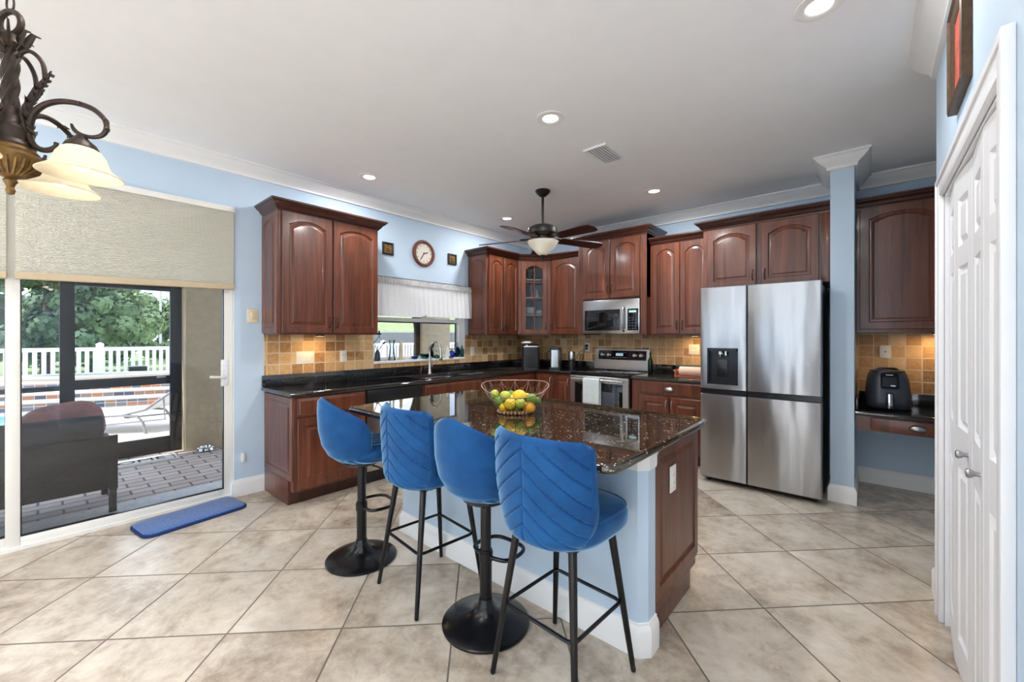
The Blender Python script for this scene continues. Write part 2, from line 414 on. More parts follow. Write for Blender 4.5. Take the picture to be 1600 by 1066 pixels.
# ================================================================ ROOM SHELL
XL, YB, XP, ZC = -4.045, 5.05, .262, 2.83
YE = 3.12                                   # end of the pantry wall
DW0, DW1, DH = -2.62, 1.085, 2.44           # sliding door opening
WN = (2.372, 3.696, 1.065, 2.02)            # window opening
m = MB(); m.box(-4.25, 3.6, -4.6, 5.2, -.1, 0); struct(m.build('floor', 'floor_tile', smooth=False))
m = MB(); m.box(-4.25, 3.6, -4.6, 5.2, ZC, ZC + .12); struct(m.build('ceiling', 'ceiling_paint', smooth=False))
m = MB(); T = -4.21
for y0, y1, z0, z1 in ((-4.6, DW0, 0, ZC), (DW0, DW1, DH, ZC), (DW1, WN[0], 0, ZC), (WN[0], WN[1], 0, WN[2]), (WN[0], WN[1], WN[3], ZC), (WN[1], 5.2, 0, ZC)):
    m.box(T, XL, y0, y1, z0, z1)
struct(m.build('wall_left', 'blue_paint', smooth=False))
m = MB(); m.box(XL, 1.1, YB, 5.2, 0, ZC); struct(m.build('wall_back', 'blue_paint', smooth=False))
m = MB(); m.box(-.253, -.10, 4.30, YB, 0, ZC); struct(m.build('wall_column', 'blue_paint', smooth=False))
PD0, PD1, PDH = 1.61, 2.80, 2.02          # pantry door opening
m = MB()
for y0, y1, z0, z1 in ((.2, PD0, 0, ZC), (PD0, PD1, PDH, ZC), (PD1, YE, 0, ZC)): m.box(XP, XP + .12, y0, y1, z0, z1)
m.box(XP + .12, 3.6, .2, .32, 0, ZC); m.box(XP + .12, 1.1, YE - .12, YE, 0, ZC); m.box(1.0, 1.1, .32, YE - .12, 0, ZC); m.box(1.0, 1.1, YE, YB, 0, ZC)
struct(m.build('wall_right', 'blue_paint', smooth=False))
m = MB()                                     # the side of the room behind the photographer, with glazed openings
m.box(3.5, 3.6, -4.6, .2, 0, .3); m.box(3.5, 3.6, -4.6, .2, 2.44, ZC); m.box(3.5, 3.6, -4.6, -4.2, .3, 2.44); m.box(3.5, 3.6, -.2, .2, .3, 2.44)
m.box(XL, 3.5, -4.6, -4.5, 0, .3); m.box(XL, 3.5, -4.6, -4.5, 2.44, ZC)
for x in (XL, -1.3, 1.2): m.box(x, x + .35, -4.6, -4.5, .3, 2.44)
struct(m.build('wall_rear', 'blue_paint', smooth=False))
CR = [(0, ZC - .001), (.105, ZC - .001), (.105, ZC - .016), (.092, ZC - .022), (.082, ZC - .038), (.058, ZC - .06), (.03, ZC - .08), (.022, ZC - .092), (.022, ZC - .108), (0, ZC - .112)]
m = MB(); m.sweep([(1.0, YB), (-.10, YB), (-.10, 4.30), (-.253, 4.30), (-.253, YB), (XL, YB), (XL, -4.5)], CR); struct(m.build('trim_1', 'white_paint', ang=.5))
m = MB(); m.sweep([(XP, .2), (XP, YE)], CR); struct(m.build('trim_2', 'white_paint', ang=.5))
BP = [(0, 0), (.017, 0), (.017, .105), (.013, .118), (.006, .13), (.006, .138), (0, .14)]
for nm, path in (('baseboard_back', [(1.0, YB), (-.10, YB), (-.10, 4.30), (-.253, 4.30), (-.253, 4.6)]),
                 ('baseboard_left', [(XL, 1.312), (XL, DW1 - .004), (XL - .05, DW1 - .004)]),
                 ('baseboard_right', [(XP, PD1 + .085), (XP, YE), (XP + .2, YE)]), ('baseboard_side', [(XP, .2), (XP, PD0 - .09)])):
    m = MB(); m.sweep(path, BP); struct(m.build(nm, 'white_paint', ang=.5))
# casing round the pantry doors
m = MB(); cp = [(0, 0), (.016, 0), (.022, .012), (.022, .06), (.014, .07), (.014, .085), (0, .085)]
for y0, y1 in ((PD1, PD1 + .07), (PD0 - .07, PD0)): m.box(XP - .02, XP - .0005, y0, y1, .001, PDH + .07, .004)
m.box(XP - .019, XP - .0005, PD0 + .001, PD1 - .001, PDH, PDH + .07, .004)
m.box(XP - .026, XP, PD1 + .06, PD1 + .085, 0, PDH + .085, .004); m.box(XP - .026, XP, PD0 - .085, PD0 - .06, 0, PDH + .085, .004); m.box(XP - .026, XP, PD0 - .06, PD1 + .06, PDH + .06, PDH + .085, .004)
m.box(XP, XP + .12, PD1 - .012, PD1, 0, PDH); m.box(XP, XP + .12, PD0, PD0 + .012, 0, PDH); m.box(XP, XP + .12, PD0, PD1, PDH - .012, PDH)
struct(m.build('trim_3', 'door_white'))
# ---- raised panels (doors, end panels)
def panel_mb(w, h, t=.02, stile=.055, rail=.06, rise=.0, raised=True, N=16, lip=.006):
    """a frame-and-panel door in the x/z plane, back at y=0, face at y=-t; rise = height of the arched top rail"""
    def outer(i, y):
        x0, x1, z0, z1 = i, w - i, i, h - i
        return [Vector((x0, y, z0)), Vector((x1, y, z0))] + [Vector((x1 + (x0 - x1) * k / N, y, z1)) for k in range(N + 1)]
    def opening(i, y):
        xa, xb, za = stile + i, w - stile - i, rail + i; zs = h - rail - rise - i; hw = (xb - xa) / 2; xc = (xa + xb) / 2; pts = []
        for k in range(N + 1):
            u = 1 - 2 * k / N; a = abs(u) / .9
            pts.append(Vector((xc + u * hw, y, zs + (rise * (1 - a * a) ** .75 if a < 1 else 0))))
        return [Vector((xa, y, za)), Vector((xb, y, za))] + pts
    m = MB()
    L = [outer(0, 0), outer(0, -t + .004), outer(.004, -t), opening(0, -t), opening(.006, -t + .009)]
    if raised: L += [opening(.013, -t + .009), opening(.036, -t + .0015), opening(.037, -t + .001)]
    else: L += [opening(.006, 0)]
    m.loft(L, True, raised, raised)
    if not raised:                            # open centre: close the back of the frame
        m.loft([outer(0, 0), opening(.006, 0)], True, False, False)
        bmesh.ops.remove_doubles(m.bm, verts=m.bm.verts[:], dist=1e-5)
    return m, opening
def bow_handle(parent, x, z, t=.02, L=.095, mat='bronze', vertical=True):
    pts = [(0, 0, -L / 2), (0, -.018, -L * .42), (0, -.027, -L * .2), (0, -.029, 0), (0, -.027, L * .2), (0, -.018, L * .42), (0, 0, L / 2)]
    m = MB(); m.tube(pts, [.006, .0045, .004, .0055, .004, .0045, .006], 8)
    if not vertical: m.xf(Matrix.Rotation(PI / 2, 4, 'Y'))
    m.xf(Matrix.Translation((x, -t, z))); return m.build('handle', mat, parent)
def cup_pull(parent, x, z, t=.02, w=.1):
    m = MB(); loops = []
    for i in range(9):
        a = PI * i / 8; cx = -w / 2 * math.cos(a); r = math.sin(a)
        loops.append([Vector((cx, -.028 * r * math.sin(b) - .001, -.012 + .034 * r * math.cos(b))) for b in (PI * .62 * k / 6 for k in range(7))])
    m.loft(loops, False); m.xf(Matrix.Translation((x, -t, z)))
    o = m.build('handle', 'silver_knob', parent); q = o.modifiers.new('thick', 'SOLIDIFY'); q.thickness = .002; return o
def cab_door(parent, x0, x1, z0, z1, rise=.05, hx=None, hz=None, mat='cherry_wood', name='door', y=0, hm='bronze', **k):
    m, _ = panel_mb(x1 - x0, z1 - z0, rise=rise, **k); m.xf(Matrix.Translation((x0, y, z0))); d = m.build(name, mat, parent, ang=.35)
    if hx is not None: bow_handle(d, hx, hz, .02 - y, mat=hm)
    return d
def cab_drawer(parent, x0, x1, z0, z1, pull=True):
    m = MB(); h = z1 - z0
    m.loft([[Vector((x, yy, z)) for x, z in ((x0 + i, z0 + i), (x1 - i, z0 + i), (x1 - i, z1 - i), (x0 + i, z1 - i))] for i, yy in ((0, 0), (0, -.012), (.006, -.015), (.012, -.016), (.018, -.02))])
    d = m.build('drawer', 'cherry_wood', parent, ang=.3)
    if pull: cup_pull(d, (x0 + x1) / 2, (z0 + z1) / 2)
    return d
def crown_part(parent, x0, x1, depth, z, left=True, right=True, H=.085, proj=.07):
    p = [(0, z), (.008, z), (.012, z + .012), (.022, z + .018), (.034, z + .04), (.056, z + .058), (.06, z + .066), (proj, z + .07), (proj, z + H), (0, z + H)]
    path = []
    if right: path += [(x1, depth - .002)]
    path += [(x1, 0), (x0, 0)]
    if left: path += [(x0, depth - .002 if left is True else left)]
    path = [(x, y) for x, y in path]
    # travel right to left seen from the front, so that left of travel points out of the cabinet
    m = MB(); m.sweep(path, [(o, zz) for o, zz in p][::-1])
    m.box(x0, x1, 0, depth - .002, z + .02, z + .03)
    return m.build('crown_moulding', 'dark_cherry_wood', parent, ang=.35)
def end_panel(parent, side, x, depth, z0, z1, rise=.04, mat='cherry_wood'):
    m, _ = panel_mb(depth - .01, z1 - z0, t=.014, stile=.045, rail=.05, rise=rise)
    if side == 'L': m.xf(Matrix.Translation((x, depth - .008, z0)) @ Matrix.Rotation(-PI / 2, 4, 'Z'))
    else: m.xf(Matrix.Translation((x, .002, z0)) @ Matrix.Rotation(PI / 2, 4, 'Z'))
    return m.build('end_panel', mat, parent, ang=.35)
def carcass(parent, x0, x1, depth, z0, z1, toe=None, mat='cherry_wood'):
    m = MB(); m.box(x0, x1, 0, depth - .004, z0, z1, .002, 1)
    o = m.build('carcass', mat, parent)
    if toe: k = MB(); k.box(x0 + toe[1], x1 - toe[2], toe[0], depth - .004, .001, z0 + .002); k.build('plinth', 'dark_cherry_wood', parent)
    return o
G90 = PI / 2
UC = 'wall cabinets'
# left wall, two doors, beside the sliding door   (local x runs along +Y, y runs into the wall)
t = thing('wall_cabinet', 'two-door cherry wall cabinet between the sliding door and the kitchen window', 'cabinet', (-3.70, 1.304, 1.37), G90, UC)
carcass(t, 0, .915, .345, 0, 1.05); end_panel(t, 'L', -.001, .345, .012, 1.03)
cab_door(t, .025, .448, .012, 1.035, .042, .42, .11); cab_door(t, .462, .905, .012, 1.035, .042, .49, .11)
crown_part(t, 0, .915, .345, 1.035)
# left wall, two narrow doors, right of the window
t = thing('wall_cabinet', 'narrow two-door cherry wall cabinet between the window valance and the glass corner cabinet', 'cabinet', (-3.70, 3.765, 1.37), G90, UC)
carcass(t, 0, .605, .345, 0, 1.05); end_panel(t, 'L', -.001, .345, .012, 1.03)
cab_door(t, .03, .312, .012, 1.035, .05, .285, .11, stile=.048); cab_door(t, .32, .6, .012, 1.035, .05, .347, .11, stile=.048)
crown_part(t, 0, .612, .345, 1.035, True, False)
# corner cabinet with glass door
A_, B_ = Vector((-3.70, 4.375)), Vector((-3.375, 4.70)); w = (B_ - A_).length; mid = (A_ + B_) / 2
t = thing('corner_cabinet', 'diagonal corner wall cabinet with an arched eight-pane glass door', 'cabinet', (mid.x, mid.y, 1.37), PI / 4, UC)
toL = lambda p: (Matrix.Rotation(-PI / 4, 2) @ (Vector(p) - mid))
pl = [toL(p) for p in ((-3.70, 4.375), (-3.375, 4.70), (-3.375, 5.045), (-4.04, 5.045), (-4.04, 4.375))]
m = MB()
for z0, z1 in ((0, .02), (1.03, 1.05)): m.prism([(p.x, p.y) for p in pl], z0, z1)
for i in (1, 2, 3, 4):
    a, b = pl[i], pl[(i + 1) % 5]; d = (b - a).normalized(); n = Vector((-d.y, d.x)) * .015
    m.prism([(a.x, a.y), (b.x, b.y), (b.x + n.x, b.y + n.y), (a.x + n.x, a.y + n.y)], .02, 1.03)
m.box(-w / 2, -w / 2 + .05, 0, .02, .0, 1.05); m.box(w / 2 - .05, w / 2, 0, .02, 0, 1.05)
m.build('carcass', 'cherry_wood', t)
m = MB()
for i in (2, 3):
    a, b = pl[i], pl[(i + 1) % 5]; d = (b - a).normalized(); n = Vector((-d.y, d.x)); m.prism([(a + n * .016)[:], (b + n * .016)[:], (b + n * .019)[:], (a + n * .019)[:]], .02, 1.03)
m.build('lining', 'shelf_white', t)
for z in (.27, .52, .77):
    m = MB(); m.prism([(p.x * .9, .03 + p.y * .9) for p in pl], z, z + .012); m.build('shelf', 'shelf_white', t)
dm, op = panel_mb(w - .1, 1.01, rise=.05, raised=False, stile=.06, rail=.06); dm.xf(Matrix.Translation((-w / 2 + .05, 0, .015)))
d = dm.build('door', 'cherry_wood', t, ang=.35)
pts = [Vector((p.x - w / 2 + .05, p.y, p.z + .015)) for p in op(.003, -.008)]
m = MB(); m.f([m.v(p) for p in pts]); m.build('pane', 'clear_glass', d)
m = MB(); m.box(-.007, .007, -.018, -.004, .075, .955)
for k in (1, 2, 3): z = .07 + .89 * k / 4; m.box(-w / 2 + .11, w / 2 - .11, -.017, -.005, z - .007, z + .007)
m.build('muntin', 'cherry_wood', d)
bow_handle(d, w / 2 - .075, .13)
p = [(0, 1.035), (.008, 1.035), (.012, 1.047), (.022, 1.053), (.034, 1.075), (.056, 1.093), (.06, 1.101), (.07, 1.105), (.07, 1.12), (0, 1.12)]
m = MB(); m.sweep([(w / 2 + .06, .06), (w / 2, 0), (-w / 2, 0), (-w / 2 - .06, .06)], p[::-1]); m.box(-w / 2, w / 2, 0, .2, 1.05, 1.06); m.build('crown_moulding', 'dark_cherry_wood', t, ang=.35)
CM = toL
def shelf_item(name, label, cat, prof, mat, px, py, z, seg=14, grp='things in the glass cabinet'):
    c = Matrix.Rotation(PI / 4, 2) @ Vector((px, py)) + mid
    m = MB(); m.lathe(prof, (0, 0, 0), seg); o = m.build(name, mat); o.location = (c.x, c.y, 1.37 + z + .001); tag(o, label, cat, grp); return o
shelf_item('china_bowl', 'white china bowl on the middle shelf behind the glass door', 'bowl', [(.03, 0), (.075, .05), (.09, .11), (.085, .11), (.07, .05), (.01, .012)], 'shelf_white', -.055, .16, .282)
shelf_item('cup', 'white cup at the right of the middle shelf in the glass cabinet', 'cup', [(.025, 0), (.045, .02), (.05, .07), (.045, .07), (.01, .01)], 'shelf_white', .085, .15, .282)
shelf_item('vase', 'slim pink vase on the upper shelf of the glass cabinet', 'vase', [(.03, 0), (.035, .05), (.018, .12), (.012, .2), (.018, .21), (.004, .2)], 'mauve_fabric', -.02, .15, .532)
shelf_item('china_figure', 'small white china ornament beside the slim pink vase', 'ornament', [(.03, 0), (.028, .04), (.014, .07), (.018, .1), (.002, .13)], 'shelf_white', .06, .15, .532)
shelf_item('serving_dish', 'shallow white dish on the bottom of the glass cabinet', 'dish', [(.03, 0), (.07, .025), (.08, .045), (.07, .04), (.01, .01)], 'shelf_white', -.03, .12, .021)
shelf_item('cup', 'white cup standing on the bottom of the glass cabinet', 'cup', [(.025, 0), (.04, .02), (.043, .06), (.038, .06), (.01, .01)], 'shelf_white', .09, .12, .021)
shelf_item('bowl', 'pale glass bowl on the top shelf under the arch', 'bowl', [(.025, 0), (.06, .06), (.07, .13), (.066, .13), (.05, .06), (.01, .01)], 'clear_glass', -.04, .15, .782)
# back wall, one door
t = thing('wall_cabinet', 'single-door cherry wall cabinet between the glass corner cabinet and the microwave', 'cabinet', (-3.375, 4.70, 1.37), 0, UC)
carcass(t, 0, .512, .345, 0, 1.05); cab_door(t, .03, .49, .012, 1.035, .055, .055, .12); crown_part(t, 0, .513, .345, 1.035, False, False)
# tall cabinet over the microwave with pilasters running down both sides
t = thing('microwave_cabinet', 'tallest cherry wall cabinet, two doors above the microwave with fluted side posts', 'cabinet', (-2.86, 4.60, 1.37), 0, UC)
m = MB(); m.box(0, .915, 0, .445, .44, 1.185, .002, 1); m.build('carcass', 'cherry_wood', t)
for x in (0, .839):
    m = MB(); m.box(x, x + .076, -.004, .445, 0, 1.19, .003, 1)
    for k in range(3): m.tube([(x + .02 + .018 * k, -.004, .03), (x + .02 + .018 * k, -.004, 1.16)], .0055, 8)
    m.build('pilaster', 'cherry_wood', t)
cab_door(t, .082, .452, .452, 1.165, .05, .43, .56); cab_door(t, .462, .835, .452, 1.165, .05, .485, .56)
crown_part(t, 0, .915, .445, 1.175)
# right of the microwave
t = thing('wall_cabinet', 'two-door cherry wall cabinet between the microwave and the fridge', 'cabinet', (-1.943, 4.70, 1.37), 0, UC)
carcass(t, 0, .653, .345, 0, 1.05); cab_door(t, .03, .338, .012, 1.035, .05, .31, .11); cab_door(t, .344, .652, .012, 1.035, .05, .372, .11)
crown_part(t, .002, .652, .345, 1.035, False, False)
# over the fridge
t = thing('fridge_cabinet', 'low two-door cherry cabinet over the fridge', 'cabinet', (-1.29, 4.46, 1.825), 0, UC)
carcass(t, 0, 1.035, .585, 0, .62); cab_door(t, .045, .475, .012, .595, .05, .445, .11); cab_door(t, .515, .95, .012, .595, .05, .545, .11)
m = MB(); m.box(.965, 1.033, -.012, 0, 0, .6, .002); m.build('filler', 'cherry_wood', t)
crown_part(t, 0, 1.035, .585, .6, .16, False)
# over the desk
t = thing('wall_cabinet', 'single-door cherry wall cabinet over the built-in desk', 'cabinet', (-.098, 4.72, 1.385), 0, UC)
carcass(t, 0, 1.09, .325, 0, 1.105); cab_door(t, .025, .545, .03, 1.08, .042, .525, .14, stile=.06); cab_door(t, .555, 1.075, .03, 1.08, .042, .575, .14, stile=.06)
crown_part(t, 0, 1.09, .325, 1.075, False, False)
# ---- base cabinets
BCG = 'base cabinets'
t = thing('base_cabinet', 'cherry base cabinet with panelled end at the free end of the sink counter', 'cabinet', (-3.43, 1.322, 0), G90, BCG)
carcass(t, 0, .615, .605, .115, .872, (.09, .0, 0)); end_panel(t, 'L', -.001, .605, .2, .865, 0); cab_drawer(t, .025, .6, .715, .855, False); cab_door(t, .025, .6, .135, .695, 0)
m = MB(); m.box(-.012, 0, .085, .6, .001, .2, .003); m.build('base_strip', 'cherry_wood', t)
t = thing('sink_cabinet', 'cherry base cabinet under the sink', 'cabinet', (-3.43, 2.562, 0), G90, BCG)
m = MB()
m.box(0, .84, 0, .018, .115, .872); m.box(0, .84, .58, .6, .115, .872); m.box(0, .018, .018, .58, .115, .872); m.box(.822, .84, .018, .58, .115, .872); m.box(.018, .822, .018, .58, .115, .135)
m.build('carcass', 'cherry_wood', t); m = MB(); m.box(0, .84, .09, .6, .001, .116); m.build('plinth', 'dark_cherry_wood', t)
cab_drawer(t, .02, .82, .715, .855, False)
for x0, x1, hx in ((.02, .415, .39), (.425, .82, .45)): cab_door(t, x0, x1, .135, .695, 0, hx, .6)
t = thing('corner_base_cabinet', 'cherry corner base cabinet between the sink and the range', 'cabinet', (0, 0, 0), 0, BCG)
m = MB(); m.prism([(-4.04, 3.405), (-3.43, 3.405), (-3.43, 4.435), (-2.852, 4.435), (-2.852, 5.045), (-4.04, 5.045)], .115, .872); m.build('carcass', 'cherry_wood', t, ang=.3)
m = MB(); m.prism([(-4.04, 3.405), (-3.52, 3.405), (-3.52, 4.525), (-2.852, 4.525), (-2.852, 5.045), (-4.04, 5.045)], .001, .116); m.build('plinth', 'dark_cherry_wood', t, ang=.3)
def world_door(parent, M, *a, **k):
    o = cab_door(parent, *a, **k); o.data.transform(M)
    for c in o.children: c.data.transform(M)
MR = Matrix.Translation((-3.43, 3.42, 0)) @ Matrix.Rotation(G90, 4, 'Z')
world_door(t, MR, .01, .47, .135, .855, 0, .05, .76); world_door(t, MR, .48, .95, .135, .855, 0)
MR = Matrix.Translation((-3.42, 4.435, 0))
world_door(t, MR, .01, .28, .135, .855, 0, .255, .77, hm='silver_knob'); world_door(t, MR, .29, .56, .135, .855, 0, .525, .77, hm='silver_knob')
t = thing('base_cabinet', 'cherry base cabinet with one drawer and two doors between the range and the fridge', 'cabinet', (-2.05, 4.435, 0), 0, BCG)
carcass(t, 0, .80, .61, .115, .872, (.09, 0, 0)); cab_drawer(t, .1, .76, .725, .86)
cab_door(t, .1, .425, .135, .70, 0, .4, .62, hm='silver_knob'); cab_door(t, .435, .76, .135, .70, 0, .46, .62, hm='silver_knob')
# ---- worktops
ZT = .91; ZU = .874
t = thing('worktop', 'black granite L-shaped worktop holding the sink', 'worktop', (-3.7, 3.0, ZU), 0)
sk = (-3.90, -3.50, 2.66, 3.30)              # sink cut-out
kh = [(sk[1], 3.0), (sk[1], sk[3]), (sk[0], sk[3]), (sk[0], sk[2]), (sk[1], sk[2])]
def bool_diff(o, cutters):
    for c in cutters:
        q = o.modifiers.new('cut', 'BOOLEAN'); q.operation = 'DIFFERENCE'; q.solver = 'EXACT'; q.object = c
    bpy.context.view_layer.update()
    me = bpy.data.meshes.new_from_object(o.evaluated_get(bpy.context.evaluated_depsgraph_get())); o.modifiers.clear(); o.data = me
    for c in cutters: bpy.data.objects.remove(c)
m = MB(); m.slab([(-4.04, 1.285), (-3.395, 1.285), (-3.395, 4.40), (-2.846, 4.40), (-2.846, 5.045), (-4.04, 5.045)], ZU, ZT, .016)
o = m.build('top', 'black_granite', t, world=True, ang=.5)
c = MB(); c.box(sk[0], sk[1], sk[2], sk[3], ZU - .1, ZT + .1, .03, 3); co = c.build('cutter', 'black_granite', t, world=True); bool_diff(o, [co])
m = MB(); m.box(-4.042, -4.02, 1.29, 5.045, ZT, 1.008, .003); m.box(-4.02, -2.852, 5.022, 5.045, ZT, 1.008, .003); m.build('upstand', 'black_granite', t, world=True)
t = thing('worktop', 'short black granite worktop between the range and the fridge', 'worktop', (-1.65, 4.7, ZU), 0)
m = MB(); m.slab([(-2.05, 4.40), (-1.24, 4.40), (-1.24, 5.045), (-2.05, 5.045)], ZU, ZT, .016); m.build('top', 'black_granite', t, world=True, ang=.5)
m = MB(); m.box(-2.05, -1.24, 5.022, 5.045, ZT, 1.012, .003); m.build('upstand', 'black_granite', t, world=True)
# ---- built-in desk
t = thing('built_in_desk', 'built-in desk with black granite top and cherry drawer in the alcove beside the column', 'desk', (.4, 4.7, 0), 0)
m = MB(); m.slab([(-.096, 4.37), (.995, 4.37), (.995, 5.045), (-.096, 5.045)], .712, .748, .016); m.build('top', 'black_granite', t, world=True, ang=.5)
m = MB(); m.box(-.096, .995, 5.022, 5.045, .748, .85, .003); m.box(-.096, -.076, 4.40, 5.022, .748, .85, .003); m.build('upstand', 'black_granite', t, world=True)
m = MB(); m.box(-.096, .995, 4.42, 4.44, .588, .712); m.box(-.096, .995, 4.44, 5.04, .69, .712); m.build('apron', 'cherry_wood', t, world=True)
m = MB(); m.box(.0, .60, 4.402, 4.42, .60, .70, .006); d = m.build('drawer', 'cherry_wood', t, world=True); cup_pull(d, .27 - .4, .655, .298, .1)
# ---- tiled splashbacks
m = MB(); m.box(XL, XL + .006, 1.31, 2.372, 1.008, 1.372); m.box(XL, XL + .006, 2.372, 3.696, 1.008, 1.062); m.box(XL, XL + .006, 3.696, 5.044, 1.008, 1.372)
struct(m.build('trim_4', 'tile_left_wall', smooth=False), 'tumbled stone splashback tiles on the sink wall', 'splashback')
m = MB(); m.box(XL + .006, -1.2, YB - .006, YB, 1.0, 1.40); struct(m.build('trim_5', 'tile_back_wall', smooth=False), 'tumbled stone splashback tiles behind the range', 'splashback')
m = MB(); m.box(-.099, 1.0, YB - .006, YB, .85, 1.386); m.box(-.1, -.094, 4.72, YB - .006, .85, 1.386); struct(m.build('trim_6', 'tile_desk', smooth=False), 'tumbled stone splashback tiles over the desk', 'splashback')
# ---- window
t = tag(bpy.data.objects.new('window_1', None), 'white sash window over the sink behind the lace valance', 'window', None, 'structure'); COL.objects.link(t); t.location = (-4.15, 3.03, 1.065)
y0, y1, z0, z1 = WN
m = MB(); X0, X1 = -4.19, -4.13
for a, b, c_, d_ in ((y0 + .002, y0 + .045, z0 + .02, z1), (y1 - .045, y1 - .002, z0 + .02, z1), (y0 + .045, y1 - .045, z1 - .045, z1), (y0 + .045, y1 - .045, z0 + .02, z0 + .05)): m.box(X0, X1, a, b, c_, d_, .004)
m.box(X0, X1, y0 + .045, y1 - .045, 1.525, 1.57, .004); m.build('window_frame', 'white_paint', t, world=True)
m = MB(); m.box(-4.178, -4.166, y1 - .057, y1 - .045, z0 + .05, 1.525); m.box(-4.178, -4.166, y0 + .045, y1 - .045, 1.513, 1.525); m.build('screen_rail', 'dark_bronze', t, world=True)
m = MB(); m.box(-4.162, -4.158, y0 + .045, y1 - .045, z0 + .05, 1.525); m.box(-4.162, -4.158, y0 + .045, y1 - .045, 1.57, z1 - .045); m.build('pane', 'pane_glass', t, world=True)
m = MB(); m.box(-4.2, XL + .012, y0 + .001, y1 - .001, z0 - .012, z0 + .018, .004); m.build('window_sill', 'white_paint', t, world=True)
m = MB(); m.box(-4.13, XL + .002, y1 - .004, y1, z0 + .02, z1); m.box(-4.13, XL + .002, y0, y0 + .004, z0 + .02, z1); m.build('reveal', 'white_paint', t, world=True)
# ---- sliding door
t = tag(bpy.data.objects.new('door_1', None), 'tall white-framed sliding glass door opening to the patio', 'sliding door', None, 'structure'); COL.objects.link(t); t.location = (-4.1, .5, 0)
def slider(x, ya, yb, handle=False):
    m = MB(); a = .062
    for q in ((ya, ya + a, .022, DH - .05), (yb - a, yb, .022, DH - .05), (ya + a, yb - a, .022, .082), (ya + a, yb - a, DH - .12, DH - .05)): m.box(x - .02, x + .02, q[0], q[1], q[2], q[3], .003)
    p = m.build('sash', 'almond_metal', t, world=True)
    m = MB()
    for q in ((ya + a, ya + a + .006, .082, DH - .12), (yb - a - .006, yb - a, .082, DH - .12), (ya + a, yb - a, .082, .088)): m.box(x - .008, x + .0205, q[0], q[1], q[2], q[3])
    m.build('gasket', 'black_plastic', p, world=True)
    m = MB(); m.box(x - .003, x + .003, ya + a, yb - a, .082, DH - .12); m.build('pane', 'pane_glass', p, world=True)
    if handle:
        m = MB(); m.box(x + .019, x + .03, yb - .085, yb - .035, .94, 1.16, .004); m.build('lock_plate', 'threshold', p, world=True)
        m = MB(); m.tube([(x + .03, yb - .06, 1.01), (x + .06, yb - .07, 1.015), (x + .07, yb - .12, 1.02), (x + .068, yb - .17, 1.025)], .011, 8); m.build('handle', 'plastic_white', p, world=True)
slider(-4.09, -.135, 1.092 - .012, True); slider(-4.135, -1.36, -.07); slider(-4.09, -2.58, -1.29)
m = MB(); m.box(-4.17, XL - .012, DW0, DW1, .001, .024); m.box(-4.17, XL - .012, DW0, DW1, DH - .05, DH); m.box(-4.17, XL - .012, DW1 - .004, DW1, .02, DH); m.box(-4.17, XL - .012, DW0, DW0 + .01, .02, DH)
m.build('track_frame', 'almond_metal', t, world=True)
# ---- cellular shades on the sliding door
def shade(y0, y1, z0a, z0b, label):
    s = thing('cellular_shade', label, 'shade', (-4.03, (y0 + y1) / 2, 2.42), 0, 'cellular shades')
    N = 62; m = MB(); a = []; X = -4.035
    for k in range(2 * N + 1):
        f = k / (2 * N); dx = .005 if k % 2 else 0
        zl = 2.385 + (z0a + .03 - 2.385) * f; zr = 2.385 + (z0b + .03 - 2.385) * f
        a.append([Vector((X + .018 + dx, y0 + .004, zl)), Vector((X + .018 + dx, y1 - .004, zr))])
    b = [[p + Vector((-.03 + (-.010 if i % 2 else 0), 0, 0)) for p in r] for i, r in enumerate(a)]
    m.loft(a, False); m.loft(b, False); m.build('pleats', 'shade_fabric', s, world=True, smooth=False)
    m = MB(); m.box(-4.05, -3.998, y0, y1, 2.385, 2.43, .004); m.build('headrail', 'almond_metal', s, world=True)
    m = MB(); vs = []
    for x0_, x1_ in ((-4.044, -4.0),):
        lo = [Vector((x0_, y0, z0a)), Vector((x1_, y0, z0a)), Vector((x1_, y0, z0a + .045)), Vector((x0_, y0, z0a + .045))]
        hi = [Vector((x0_, y1, z0b)), Vector((x1_, y1, z0b)), Vector((x1_, y1, z0b + .045)), Vector((x0_, y1, z0b + .045))]
        m.loft([lo, hi])
    m.build('bottom_rail', 'shade_rail', s, world=True, bev=.004)
shade(-.095, 1.078, 1.713, 1.745, 'wide cream cellular shade half lowered over the sliding door'); shade(-1.35, -.125, 1.70, 1.71, 'cream cellular shade at the far left edge, over the next door panel')
